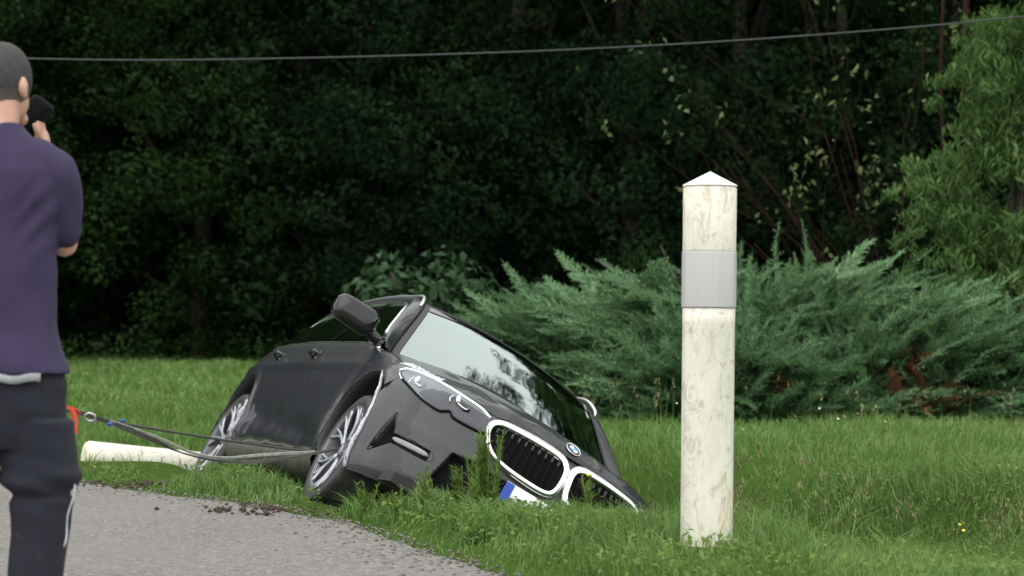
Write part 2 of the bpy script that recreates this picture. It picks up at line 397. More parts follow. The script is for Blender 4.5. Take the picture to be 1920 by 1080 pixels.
M_mud = simple('mud splashed sill', (.040, .036, .028), .6, var=.5, scale=12, bump=.3)

car = tag(empty('crashed_car'), 'dark grey estate car tipped sideways into the roadside ditch', 'car')

def pdist(p, a, b):
    d = b - a; L = (d ** 2).sum() + 1e-12; t = np.clip(((p - a) @ d) / L, 0, 1); return np.linalg.norm(p - (a + t[..., None] * d), axis=-1)
def sdf(p, poly):
    """signed distance (negative inside) of points p (...,2) to polygon"""
    poly = np.array(poly, float); d = np.full(p.shape[:-1], 1e9); ins = np.zeros(p.shape[:-1], bool); x, y = p[..., 0], p[..., 1]
    for i in range(len(poly)):
        a = poly[i]; b = poly[(i + 1) % len(poly)]; d = np.minimum(d, pdist(p, a, b))
        c = ((a[1] > y) != (b[1] > y)) & (x < (b[0] - a[0]) * (y - a[1]) / (b[1] - a[1] + 1e-12) + a[0]); ins ^= c
    return np.where(ins, -d, d)
ARCH_B = lambda z: np.interp(z, [-.2, -.10, .07, .19, .30, .37, .40, .415], [.205, .220, .215, .185, .112, .03, -.02, -.9])
ARCHES = {'front': (-.085, .015, .378), 'rear': (-2.86, .005, .37)}
INTAKE = [(.964, .187), (.905, .090), (.885, .050), (.995, -.015), (1.025, -.010)]
FOG = [(.90, .088), (.66, .085), (.650, .035), (.89, .042)]
LOWER = [(-.56, .135), (-.40, .138), (.40, .138), (.56, .135), (.61, -.06), (.56, -.085), (-.56, -.085), (-.61, -.06)]
def off_bumper(s, t, side):
    z = profile(s, t)[..., 1]; sg = s * (1 if side < 0 else -1); p = np.stack([s, z], -1)
    o = -.060 * smoothstep(.002, -.018, sdf(p, INTAKE)) - .028 * smoothstep(.002, -.010, sdf(p, FOG))
    o = o - .06 * smoothstep(0, -.02, sdf(np.stack([sg, z], -1), LOWER))
    o = o + .003 * np.exp(-((z - .135 - .06 * (s - .5)) / .03) ** 2) * smoothstep(.35, .6, s) * smoothstep(1.1, .9, s)
    o = o + .020 * smoothstep(1.02, 1.22, s) * smoothstep(.45, -.05, z)          # corner pushed outward by the crash
    return o
def off_side(s, t, side):
    z = profile(s, t)[..., 1]
    o = .010 * np.exp(-((z - .44) / .035) ** 2) - .010 * np.exp(-((z - .03 - .05 * (s - 2.2)) / .06) ** 2) * smoothstep(1.9, 2.6, s)
    for cx, cz, R in ARCHES.values():
        x = plan(s)[..., 0]; r = np.hypot(x - cx, z - cz); o = o + .014 * np.exp(-((r - R - .012) / .035) ** 2) * smoothstep(.5, .3, z)
    if side < 0:      # crumpled fender and door skin behind the front wheel
        o = o - .030 * np.exp(-(((s - 1.92 + .25 * (z - .1)) / .075) ** 2 + ((z - .12) / .22) ** 2)) - .018 * np.exp(-(((s - 2.35) / .30) ** 2 + ((z + .02) / .10) ** 2))
        o = o + .012 * (vnoise(s * 9, z * 11, 5) - .5) * np.exp(-((z - .02) / .15) ** 2)
    return o

def arch_mask(V, F, arch, flag=True):
    if arch is None: return V, F
    if callable(arch):
        xe = arch(V[:, 2]); inside = V[:, 0] < xe; F = F[~inside[F].all(1)]; used = np.unique(F); V = V.copy(); k = inside & np.isin(np.arange(len(V)), used); V[k, 0] = xe[k]
        idx = -np.ones(len(V), int); idx[used] = np.arange(len(used)); return V[used], idx[F]
    cx, cz, R = arch; r = np.hypot(V[:, 0] - cx, V[:, 2] - cz); inside = r < R
    keep = ~inside[F].all(1); F = F[keep]
    used = np.unique(F); m = inside.copy(); k = m & np.isin(np.arange(len(V)), used)
    f = (R / np.maximum(r[k], .05))[:, None]; V = V.copy(); V[k, 0] = cx + (V[k, 0] - cx) * f[:, 0]; V[k, 2] = cz + (V[k, 2] - cz) * f[:, 0]
    idx = -np.ones(len(V), int); idx[used] = np.arange(len(used)); return V[used], idx[F]

def panel(name, s0, s1, t0, t1, ns, nt_, side, mat, off=None, arch=None, lift=0.0, flange=.018, parent=None, z0=None):
    T = np.linspace(0, 1, nt_); U = np.linspace(0, 1, ns)
    tt = t0 + (t1 - t0) * T
    a = np.array([s0(t) if callable(s0) else s0 for t in tt]); b = np.array([s1(t) if callable(s1) else s1 for t in tt])
    S = a[None, :] + (b - a)[None, :] * U[:, None]; TT = np.broadcast_to(tt[None, :], S.shape)
    sd_ = side
    if callable(s0) or s0 >= 0:
        o = (off(S, TT, side) if off else 0 * S) + lift; P = wall(S, TT, o, side)
    # flange folded inward round the edge
    N = wall_n(S, TT, side)
    Q = np.zeros((ns + 2, nt_ + 2, 3)); Q[1:-1, 1:-1] = P; Nn = np.zeros_like(Q); Nn[1:-1, 1:-1] = N
    Q[0] = Q[1]; Q[-1] = Q[-2]; Nn[0] = Nn[1]; Nn[-1] = Nn[-2]
    Q[:, 0] = Q[:, 1]; Q[:, -1] = Q[:, -2]; Nn[:, 0] = Nn[:, 1]; Nn[:, -1] = Nn[:, -2]
    E = np.zeros(Q.shape[:2], bool); E[0] = E[-1] = True; E[:, 0] = E[:, -1] = True
    Q[E] -= Nn[E] * flange
    F = grid_faces(ns + 2, nt_ + 2)
    if side < 0: F = F[:, ::-1]
    V, F = arch_mask(Q.reshape(-1, 3), F, arch)
    o_ = mesh_np(name, V, F, mat, parent or car, smooth=True); o_.data.set_sharp_from_angle(angle=math.radians(48)); return o_

seam_b = lambda t: 1.06 + .34 * (1 - t) ** .8 * 1.0 if t > .55 else 1.06 + .34 * .45 ** .8
def build_side(side):
    x2s = lambda x: float(s_of_x(x)); G = .004
    # fender
    fr = (lambda t: seam_b(t) + G)
    w = panel('front_wing', fr, x2s(-.603), 0.02, 1.0, 90, 70, side, M_paint, off_side, ARCHES['front'])
    panel('front_door', x2s(-.606), x2s(-1.722), 0.04, 1.0, 110, 70, side, M_paint, off_side)
    rd = lambda t: x2s(-2.58 - .12 * smoothstep(.55, .95, t) + .10 * smoothstep(.5, 0., t))
    panel('rear_door', x2s(-1.725), rd, 0.04, 1.0, 90, 70, side, M_paint, off_side, ARCHES['rear'])
    panel('rear_quarter', lambda t: rd(t) + .004, STOT - .001, 0.04, 1.0, 130, 60, side, M_paint, off_side, ARCHES['rear'])
    # sill skirt
    S = np.linspace(x2s(-.44), x2s(-2.50), 60); prof = [(.045, -.085), (.012, -.10), (.010, -.135), (.045, -.185), (.10, -.205), (.22, -.21)]
    p = wall0(S, 0 * S + .05, side); n2 = wall_n(S, 0 * S + .3, side)
    n2[:, 2] = 0; n2 /= np.linalg.norm(n2, axis=1)[:, None]; base = wall0(S, 0 * S + .35, side)
    V = np.array([[base[i] * [1, 1, 0] - n2[i] * d + [0, 0, z + .003 * math.sin(i * .4) * (side < 0)] for d, z in prof] for i in range(len(S))]).reshape(-1, 3)
    mesh_np('side_sill', V, grid_faces(len(S), len(prof)), M_black if side > 0 else M_mud, car, True)
    # arch liner + lip
    for k, (cx, cz, R) in ARCHES.items():
        A = np.linspace(-.42, math.pi + .42, 60); V = []
        for a in A:
            x = cx + R * math.cos(a); z = cz + R * math.sin(a); zz = max(z, -.145)
            s = float(s_of_x(x)); t = float(t_of_z(s, zz)); y = abs(wall0(s, t, 1)[1]) + .002
            rr = [(y + .003, R - .002), (y - .012, R - .012), (y - .05, R - .006), (.52, R + .01), (.50, R - .12)]
            V += [(cx + r * math.cos(a), side * yy, cz + r * math.sin(a)) for yy, r in rr]
        mesh_np('wheel_arch_liner', V, grid_faces(len(A), 5), M_black, car, True)
    # door handles
    for x in (-1.60, -2.50):
        s = x2s(x); t = float(t_of_z(s, .505)); c = wall0(s, t, side); n = wall_n(s, t, side)
        U = np.linspace(-1, 1, 9); path = [c + np.array([u * .095, 0, .004 * u]) + n * (.004 + .034 * (1 - u ** 4)) for u in U]
        V, F = tube(path, [.006] + [.014] * 7 + [.006], 10, flat=.75)
        h = mesh_np('door_handle', V, F, M_paint, car, True)
        V, F = lathe([(.001, .006), (.030, .006), (.036, .001)], 20, False)
        rot = Vector(n).to_track_quat('Z', 'Y').to_matrix(); V = np.array([c + np.array(rot @ Vector((v[0] * 1.5, v[1], v[2]))) for v in V])
        mesh_np('handle_cup', V, F, M_gloss, h, True)

build_side(-1); build_side(1)
# bumper (wraps both corners)
def build_bumper():
    ns, nt_ = 180, 90; tt = np.linspace(0, 1, nt_); Vs = []
    for side in (-1, 1):
        b = np.array([seam_b(t) for t in tt]); U = np.linspace(0, 1, ns); S = b[None, :] * U[:, None]; TT = np.broadcast_to(tt[None, :], S.shape)
        P = wall(S, TT, off_bumper(S, TT, side), side); P[0, :, 1] = 0
        n = wall_n(S[-1:], TT[-1:], side); P = np.concatenate([P, P[-1:] - n * .03], 0)
        F = grid_faces(ns + 1, nt_); F = F if side < 0 else F[:, ::-1]
        V, F = arch_mask(P.reshape(-1, 3), F[:, ::-1], ARCH_B); Vs.append((V, F))
    V = np.concatenate([Vs[0][0], Vs[1][0]]); F = np.concatenate([Vs[0][1], Vs[1][1] + len(Vs[0][0])])
    o_ = mesh_np('front_bumper', V, F, M_paint, car, True); o_.data.set_sharp_from_angle(angle=math.radians(55)); return o_
bumper = build_bumper()
# dark undertray closing the body from below
mesh_np('undertray', *box((-1.5, 0, -.12), (4.4, 1.50, .05)), M_black, car)

def patch(name, poly, med, rings, side, mat, parent, tz=True, dens=6, smooth=True, collapse=True):
    """raised patch on the wall; poly in (s,z); rings = [(f toward medial segment, offset)]"""
    pts = []
    n = len(poly)
    for i in range(n):
        p0, p1, p2, p3 = [np.array(poly[(i + k) % n], float) for k in (-1, 0, 1, 2)]
        for k in range(dens):
            f = k / dens; pts.append(.5 * (2*p1 + (p2 - p0)*f + (2*p0 - 5*p1 + 4*p2 - p3)*f**2 + (3*p1 - p0 - 3*p2 + p3)*f**3))
    pts = np.array(pts); a, b = np.array(med[0], float), np.array(med[1], float)
    d = b - a; tm = np.clip(((pts - a) @ d) / (d @ d), 0, 1); m = a + tm[:, None] * d
    V = []
    for f, o in rings:
        q = pts + (m - pts) * f; sgn = np.where(q[:, 0] < 0, -side, side); S = np.abs(q[:, 0]); T = t_of_z(S, q[:, 1])
        P = np.array([wall(S[i], T[i], np.array(o), int(sgn[i])) for i in range(len(S))]); V.append(P)
    V = np.array(V); k = len(pts); F = []
    for r in range(len(rings) - 1):
        for i in range(k): F.append((r * k + i, r * k + (i + 1) % k, (r + 1) * k + (i + 1) % k, (r + 1) * k + i))
    if side > 0: F = [f[::-1] for f in F]
    return mesh_np(name, V.reshape(-1, 3), F, mat, parent, smooth)
def wtube(name, pts, r, off, side, mat, parent, n=8, sub=4, flat=1.0, closed=False):
    P = np.array(pts, float); k = len(P); T = np.linspace(0, k - 1, (k - 1) * sub + 1); q = cr(np.arange(k), P, T) if k > 2 else P[0] + (P[1] - P[0]) * np.linspace(0, 1, sub + 1)[:, None]
    W = [wall(abs(a), float(t_of_z(abs(a), b)), np.array(off), side if a >= 0 else -side) for a, b in q]
    V, F = tube(W, r, n, closed=closed, flat=flat); return mesh_np(name, V, F, mat, parent, True)

HL = [(1.215, .408), (1.18, .431), (1.05, .431), (.88, .419), (.70, .403), (.56, .390), (.487, .368), (.452, .305), (.49, .285), (.60, .281), (.655, .286), (.685, .304), (.73, .284), (.79, .288), (.874, .303), (1.02, .342), (1.14, .375)]
HLM = [(1.04, .385), (.55, .330)]
for side in (-1, 1):
    h = patch('headlight', HL, HLM, [(-.03, .0), (0, .006), (.06, .010), (.12, .006), (.5, .004), (1, .004)], side, M_lampin, car)
    patch('headlight_lens', HL, HLM, [(.0, .006), (.04, .018), (.14, .023), (.45, .026), (.75, .027), (1, .027)], side, M_lens, h)
    wtube('chrome_edge', HL[0:7], .0080, .013, side, M_chrome, h)
    wtube('dark_seal', HL[7:] + HL[:1], .006, .006, side, M_slat, h)
    wtube('chrome_edge', [(1.20, .402), (1.17, .385), (1.12, .366)], .005, .012, side, M_chrome, h)
    for c, dz in ((.985, .030), (.665, .018)):
        wtube('light_guide', [(c + .028, .366 + dz), (c + .010, .342 + dz)], .011, .015, side, M_drl, h)
        wtube('light_guide', [(c + .006, .336 + dz), (c - .045, .328 + dz), (c - .055, .340 + dz)], .0032, .015, side, M_drl, h)
        wtube('light_guide', [(c + .058, .364 + dz), (c + .062, .345 + dz), (c + .048, .326 + dz)], .0035, .015, side, M_alu, h)
        patch('projector', [(c - .01, .355 + dz), (c - .055, .352 + dz), (c - .07, .33 + dz), (c - .03, .32 + dz)], [(c - .03, .34 + dz), (c - .045, .338 + dz)], [(0, .006), (.2, .014), (.6, .018), (1, .019)], side, M_gloss, h)
    # fog lamp strip in the intake
    patch('fog_lamp', [(.878, .078), (.68, .076), (.67, .048), (.868, .052)], [(.86, .065), (.69, .062)], [(.15, -.006), (.25, .002), (.4, .004), (1, .004)], side, M_foglens, car)
    patch('intake_mesh', INTAKE, [(.95, .10), (.96, .03)], [(-.06, .0035), (.04, -.002), (.22, -.026), (.6, -.040), (1, -.045)], side, M_slat, car)
    patch('fog_housing', FOG, [(.86, .065), (.69, .062)], [(0, .003), (.12, -.006), (1, -.010)], side, M_slat, car)
    # torn bumper corner: whitish damage and sky highlight painted as one pale strip
    pts = [];
    if side < 0:
        rows = []
        for k_, z in enumerate(np.linspace(-.135, .395, 40)):
            x = float(ARCH_B(np.array(z))); s = float(s_of_x(x)); t = float(t_of_z(s, z)); o = float(off_bumper(np.array(s), np.array(t), side))
            w_ = (.020 + .003 * math.sin(k_ * .9) + .002 * math.sin(k_ * 2.9)) * (.5 + .5 * math.sin(math.pi * min(1, k_ / 12 * .5 + .15)))
            P0 = wall(s, t, np.array(o + .002), side); N_ = wall_n(s, t, side)
            rows.append([P0 - N_ * .012 - [.012, 0, 0], P0 + [.002, 0, 0], P0 + N_ * w_ * .6 + [-.004, 0, 0], P0 + N_ * w_ + [-.012, 0, 0]])
        mesh_np('torn_bumper_glint', np.array(rows).reshape(-1, 3), grid_faces(40, 4), M_scuff_glint, car, True)['label'] = 'pale edge of the torn bumper corner, scuffs plus painted sky glint'
        rows = []
        for k, s in enumerate(np.linspace(1.43, .92, 36)):
            f = k / 35; tl = .775 + .205 * smoothstep(0, .45, f); up_ = smoothstep(.30, .90, f) * smoothstep(1.0, .92, f); q_ = .4 + .6 * smoothstep(0, .1, f) - .2 * math.sin(k * .9) ** 2
            a = wall(s, tl, np.array(.007), side); n_ = wall_n(s, .5, side); inw = np.array([0, 1.0, 0]); g_ = 1 - .6 * smoothstep(0, .45, f)
            b = a + (inw * .012 + np.array([0, 0, .014])) * q_; c = a + (inw * (.020 + .035 * up_) + np.array([-.01 * up_, 0, .022 + .016 * up_])) * q_
            rows.append([a, b, c])
        mesh_np('peeled_wing_strip', np.array(rows).reshape(-1, 3), grid_faces(36, 3), M_scuff_glint, car, True)['label'] = 'pale peeled strip above the headlight'
rows = []  # sill end catching the sky, painted as a pale fin
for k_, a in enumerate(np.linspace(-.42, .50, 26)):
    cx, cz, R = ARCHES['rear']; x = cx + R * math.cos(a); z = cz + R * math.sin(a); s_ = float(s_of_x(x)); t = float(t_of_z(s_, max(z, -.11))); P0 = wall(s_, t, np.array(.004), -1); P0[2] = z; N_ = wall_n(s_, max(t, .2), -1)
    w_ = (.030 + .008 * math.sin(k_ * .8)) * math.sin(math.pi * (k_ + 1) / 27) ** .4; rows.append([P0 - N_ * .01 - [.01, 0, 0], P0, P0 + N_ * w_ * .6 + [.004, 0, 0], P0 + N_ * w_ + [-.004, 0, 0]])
mesh_np('sill_sky_glint', np.array(rows).reshape(-1, 3), grid_faces(26, 4), M_scuff_glint, car, True)['label'] = 'painted sky glint on the edge in front of the rear wheel'
mesh_np_low = patch('lower_grille', [(-.54, .128), (-.3, .132), (.3, .132), (.54, .128), (.58, -.055), (.54, -.078), (-.54, -.078), (-.58, -.055)], [(-.5, .03), (.5, .03)], [(0, -.015), (.08, -.045), (.5, -.05), (1, -.05)], -1, M_slat, car, dens=10)
# kidney grilles
def kid(sg): return [(sg * a, b) for a, b in [(.018, .345), (.07, .378), (.20, .385), (.34, .380), (.43, .370), (.470, .340), (.462, .285), (.410, .222), (.32, .184), (.19, .168), (.075, .170), (.028, .200), (.012, .275)]]
for sg in (1, -1):
    K = kid(sg); Km = [(sg * .12, .275), (sg * .36, .28)]
    side = -1
    g = patch('kidney_grille', K if sg > 0 else K[::-1], Km if sg > 0 else Km[::-1], [(.10, .000), (.15, .004), (.5, .004), (1, .004)], side, M_slat, car)
    patch('chrome_surround', K if sg > 0 else K[::-1], Km if sg > 0 else Km[::-1], [(-.10, -.004), (-.10, .020), (.0, .034), (.16, .034), (.20, .028), (.215, .0)], side, M_chrome, g)
    for i in range(10):
        s = .072 + .374 * i / 9.6; top = .356 - .02 * smoothstep(.38, .46, s); bot = .192 + .075 * smoothstep(.34, .47, s)
        V = []
        for z in np.linspace(bot, top, 8):
            for ds, o in ((-.005, .004), (-.003, .022), (.003, .022), (.005, .004)):
                ss_ = s + ds; V.append(wall(ss_, float(t_of_z(ss_, z)), np.array(o + .0), -1 if sg > 0 else 1))
        mesh_np('grille_slat', np.array(V), grid_faces(8, 4), M_slat, g, True)
        V, F = box((0, 0, 0), (.006, .010, .022)); c = wall(s, float(t_of_z(s, top - .02)), np.array(.026), -1 if sg > 0 else 1)
        mesh_np('slat_tip', V + c, F, M_lampin, g)
# number plate
pl = []
for s in np.linspace(-.27, .27, 14):
    for z in (.030, .140): 
        p = wall(abs(s), float(t_of_z(abs(s), z)), np.array(.0), -1 if s >= 0 else 1); pl.append([max(p[0], .775) + .014, p[1], z])
pv = np.array(pl).reshape(14, 2, 3); pv[:, :, 0] = .812 - .25 * pv[:, :, 1] ** 2
pb = pv.copy(); pb[:, :, 0] -= .012
V = np.stack([pb[:, 0], pv[:, 0], pv[:, 1], pb[:, 1]], 1).reshape(-1, 3)
plate = mesh_np('number_plate', V, grid_faces(14, 4), M_plate, car)
def plate_x(y): return .812 - .25 * y * y
def plate_rect(name, y0, y1, z0, z1, mat, dx=.003):
    ys = np.linspace(y0, y1, 5); V = [(plate_x(y) + dx, y, z) for y in ys for z in (z0, z1)]; return mesh_np(name, V, grid_faces(5, 2), mat, plate)
plate_rect('blue_band', -.268, -.222, .032, .138, M_blue); plate_rect('blue_band', .222, .268, .032, .138, M_blue)
SEG = {'A': [(0,0,.5,1),(.5,1,1,0),(.2,.4,.8,.4)], 'B': [(0,0,0,1),(0,1,.8,1),(0,.5,.9,.5),(0,0,.8,0),(.9,0,.9,.5),(.8,.5,.8,1)], 'Z': [(0,1,1,1),(1,1,0,0),(0,0,1,0)],
       '3': [(0,1,1,1),(1,1,1,0),(0,0,1,0),(.2,.5,1,.5)], '7': [(0,1,1,1),(1,1,.4,0)], '-': [(.1,.5,.9,.5)]}
def plate_text(txt, y0, cw, h, z0):
    parts = []
    for i, c in enumerate(txt):
        for x1, q1, x2, q2 in SEG.get(c, []):
            a = np.array([y0 + (i + .0) * cw + x1 * cw * .62, z0 + q1 * h]); b = np.array([y0 + i * cw + x2 * cw * .62, z0 + q2 * h])
            d = b - a; L = np.hypot(*d) + 1e-9; n = np.array([-d[1], d[0]]) / L * .0065; V = [(plate_x(p[0]) + .004, p[0], p[1]) for p in (a + n, b + n, b - n, a - n)]; parts.append((V, [(0, 1, 2, 3)]))
    V, F = merge(parts); return mesh_np('plate_characters', V, F, M_ink, plate)
# (the characters themselves are hidden by grass in the photograph; only faint dark strokes show)
plate_text('-A3-', -.19, .095, .07, .05)

# ------------------------------------------------------------------ bonnet
def top_edge(x):     # wall top edge for a given x on the side (returns |y|, z)
    s = np.interp(-x, -_tx[:, 0], _ts); p = wall0(s, np.ones_like(s), 1); return p[..., 1], p[..., 2]
_ts = np.linspace(0.02, STOT - .02, 900); _tx = wall0(_ts, np.ones_like(_ts), 1); 
_mono = np.maximum.accumulate(-_tx[:, 0] + np.arange(len(_ts)) * 1e-9); _tx[:, 0] = -_mono
def front_x(y):      # x of wall top at lateral y near the front
    k = _ts < 1.2; return np.interp(np.abs(y), _tx[k, 1], _tx[k, 0])
YC = .62
def cowl_x(y): return -.40 - .42 * (np.abs(y) / .80) ** 2.2
def hood_pt(a, b):
    a = np.asarray(a, float); b = np.asarray(b, float)
    xe0 = float(front_x(YC)); xe1 = -.72
    xe = xe0 + (xe1 - xe0) * b; ye, ze = top_edge(xe); y = a * ye
    xf = front_x(a * YC); bb = b; xc = np.minimum(cowl_x(a * .80), 9)
    x = xf + (xc - xf) * bb; x = np.where(np.abs(a) > .999, xe, x)
    w = np.abs(a) ** 6; x = x * (1 - w) + xe * w
    zc = np.interp(b, [0, .06, .15, .35, .6, .85, 1], [0, .056, .066, .072, .074, .070, .055])
    z = ze + zc * (1 - np.abs(a) ** 3.0) * .95
    z = z + .008 * np.exp(-((np.abs(a) - .52 - .18 * b) / .06) ** 2) * smoothstep(.02, .2, b)
    return x, y, z
def hood_full(a, b):
    x, y, z = hood_pt(a, b)
    # crumpled leading edge on the right-hand side
    cr_ = np.exp(-((a + .55) / .30) ** 2) * np.exp(-(b / .10) ** 2); z = z + .022 * (vnoise(a * 14, b * 30, 3) - .4) * cr_
    k = smoothstep(.20, .03, b) * smoothstep(1.0, .5, np.abs(a + .1)); z = z + .016 * k * (vnoise(a * 9, b * 12, 9) - .3)
    return np.stack([x, y, z], -1)
A_, B_ = np.meshgrid(np.linspace(-1, 1, 121), np.linspace(0, 1, 90), indexing='ij')
H = hood_full(A_ * .996, B_ * .985 + .006); H[..., 2] += .004
Hp = np.zeros((123, 92, 3)); Hp[1:-1, 1:-1] = H; Hp[0] = Hp[1]; Hp[-1] = Hp[-2]; Hp[:, 0] = Hp[:, 1]; Hp[:, -1] = Hp[:, -2]
E = np.zeros((123, 92), bool); E[0] = E[-1] = True; E[:, 0] = E[:, -1] = True; Hp[E] -= [0, 0, .02]
mesh_np('bonnet', Hp.reshape(-1, 3), grid_faces(123, 92)[:, ::-1], M_paint, car, True).data.set_sharp_from_angle(angle=math.radians(48))
# badge on the bonnet nose
bp_ = hood_full(np.array(0.0), np.array(.035)); bn = Vector((.62, 0, .78)).normalized(); q = bn.to_track_quat('Z', 'X').to_matrix().to_4x4()
bd = empty('badge'); bd.parent = car; bd.matrix_local = Matrix.Translation(Vector(bp_) + bn * .006) @ q
mesh_np('badge_ring', *lathe([(.0, 0), (.041, 0), (.041, .004), (.038, .006), (.0, .006)], 32, False), M_gloss, bd, False)
V, F = lathe([(.041, .002), (.043, .006), (.041, .0085), (.0385, .006)], 32, False); mesh_np('badge_rim', V, F, M_chrome, bd, True)
for k in range(4):
    a = np.linspace(k * math.pi / 2, (k + 1) * math.pi / 2, 8); V = [(0, 0, .0075)] + [(.025 * math.cos(x), .025 * math.sin(x), .0075) for x in a]
    mesh_np('badge_quarter', V, [tuple(range(len(V)))], M_badgeblue if k % 2 else M_badgewhite, bd)

# ------------------------------------------------------------------ greenhouse
TX = [-.50, -.75, -1.0, -1.24, -1.6, -2.2, -3.0, -3.45, -3.72]
TYZ = np.array([(.820, .585), (.790, .705), (.720, .860), (.655, .975), (.630, 1.018), (.628, 1.032), (.615, 1.000), (.61, .93), (.66, .68)])
WX = [-.56, -.66, -.85, -1.18, -1.6, -2.2, -3.0, -3.5, -3.78]
WYZ = np.array([(.758, .548), (.735, .625), (.675, .775), (.575, 1.015), (.550, 1.070), (.548, 1.085), (.535, 1.055), (.52, .99), (.60, .68)])
def Tc(u): x = np.interp(u, np.linspace(0, 1, len(TX)), TX); yz = cr(-np.array(TX), TYZ, -x); return np.stack([x, yz[..., 0], yz[..., 1]], -1)
def Wc(u): x = np.interp(u, np.linspace(0, 1, len(TX)), [-.60, -.80, -1.0, -1.18, -1.6, -2.2, -3.0, -3.5, -3.78]); yz = cr(-np.array(WX), WYZ, -x); return np.stack([x, yz[..., 0], yz[..., 1]], -1)
U = np.linspace(0, 1, 100)
for side in (-1, 1):
    T = Tc(U); W = Wc(U); rows = []
    for v in np.linspace(0, 1, 9):
        p = T + (W - T) * v; p[:, 1] += .022 * math.sin(v * math.pi); p[:, 2] += .022 * math.sin(v * math.pi); rows.append(p * [1, side, 1])
    rows = [rows[0] - np.array([0, side * .02, .004])] + rows + [rows[-1] - np.array([0, 0, .012])]
    mesh_np('roof_pillar', np.stack(rows, 1).reshape(-1, 3), grid_faces(100, 11) if side > 0 else grid_faces(100, 11)[:, ::-1], M_paint, car, True)
    # side glass between belt and cant rail
    xs = np.linspace(-.60, -3.62, 90); by, bz = top_edge(xs); tyz = cr(-np.array(TX), TYZ, -xs)
    G_ = np.array([[(x, side * ((by[i] - .008) * (1 - v) + (tyz[i, 0] - .004) * v + .012 * math.sin(v * math.pi)), (bz[i] - .012) * (1 - v) + tyz[i, 1] * v) for v in np.linspace(0, 1, 8)] for i, x in enumerate(xs)])
    # split into front and rear panes + quarter
    for nm, i0, i1 in (('front_side_window', 0, 34), ('rear_side_window', 36, 62), ('quarter_window', 64, 90)):
        g = G_[i0:i1]; mesh_np(nm, g.reshape(-1, 3), grid_faces(i1 - i0, 8), M_sglass, car, True)
    for i0, i1 in ((33, 37), (61, 65)):
        g = G_[i0:i1] + np.array([0, side * .003, 0]); mesh_np('window_pillar', g.reshape(-1, 3), grid_faces(i1 - i0, 8), M_gloss, car, True)
    # chrome window trim
    loop = [(x, side * (by[i] + .002), bz[i] + .002) for i, x in enumerate(xs) if x > -3.5]
    mesh_np('window_trim', *tube(loop, .0095, 6), M_chrome, car, True)
    loop = [(xs[i], side * (tyz[i, 0] + .004), tyz[i, 1] - .004) for i in range(4, 88)]
    mesh_np('window_trim', *tube(loop, .0095, 6), M_chrome, car, True)
    # roof rail
    u = np.linspace(.335, .90, 40); R_ = Wc(u) * [1, side, 1] + [0, side * .025, .0]; k = np.linspace(0, 1, 40)
    R_[:, 2] += .004 + .020 * smoothstep(0, .03, k) * smoothstep(1, .97, k)
    mesh_np('roof_rail', *tube(R_, [.007] + [.010] * 38 + [.007], 10), M_alu, car, True)
# roof
ur = np.linspace(.375, .885, 70); W = Wc(ur); Vr = []
for i in range(70):
    for a in np.linspace(-1, 1, 21): Vr.append((W[i, 0] + (.085 * (1 - abs(a) ** 2) if i == 0 else .085 * (1 - abs(a) ** 2) * max(0, 1 - i / 12)), a * W[i, 1], W[i, 2] + .040 * (1 - a * a)))
mesh_np('roof', Vr, grid_faces(70, 21), M_paint, car, True)
# windscreen
def ws(a, b):
    a = np.asarray(a, float); b = np.asarray(b, float); u = .0 + .375 * b
    e = Wc(u * (1) + .0 * a); 
    x = e[..., 0] + (1 - np.abs(a) ** 2.2) * ((.23) * (1 - b) + .085 * b); z = e[..., 2] + (1 - a * a) * (.055 * (1 - b) + .040 * b + .13 * np.clip(b, 0, 1) * (1 - np.clip(b, 0, 1)) * (1 - np.abs(a) ** 4))
    return np.stack([x, a * e[..., 1], z], -1)
A_, B_ = np.meshgrid(np.linspace(-1, 1, 61), np.linspace(0, 1, 40), indexing='ij')
mesh_np('windscreen', ws(A_ * .985, B_ * .97 + .02).reshape(-1, 3), grid_faces(61, 40), M_glass, car, True)
def ws_strip(name, aa, bb, mat, up=.004, parent=None):
    A, B = np.meshgrid(aa, bb, indexing='ij'); P = ws(A, B) + np.array([.6, 0, .8]) * up; return mesh_np(name, P.reshape(-1, 3), grid_faces(len(aa), len(bb)), mat, parent or car, True)
ws_strip('windscreen_border', np.linspace(-1, 1, 40), [-.02, .01, .045], M_gloss); ws_strip('windscreen_border', np.linspace(-1, 1, 40), [.88, .94, 1.0], M_gloss)
ws_strip('windscreen_border', [-1.0, -.985, -.955], np.linspace(0, 1, 20), M_black, .006); ws_strip('windscreen_border', [.955, .985, 1.0], np.linspace(0, 1, 20), M_black, .006)
ws_strip('windscreen_sticker', [-.86, -.80], [.09, .17], simple('pale yellow sticker', (.80, .88, .45), .5), -.004)
# cowl + wipers
cw = np.array([[hood_full(np.array(a), np.array(.985)) - [0.01, 0, .028], ws(np.array(a), np.array(-.02)) + [0, 0, .002]] for a in np.linspace(-.97, .97, 40)])
mesh_np('wiper_cowl', cw.reshape(-1, 3), grid_faces(40, 2), M_black, car, True)
for a0, a1, b1 in ((.05, .80, .05), (-.62, .0, .05)):
    P = [ws(np.array(a0 + (a1 - a0) * k), np.array(.03 + b1 * math.sin(k * 2.6) * .6)) + [.006, 0, .012] for k in np.linspace(0, 1, 14)]
    mesh_np('wiper', *tube(P, .007, 6), M_black, car, True)
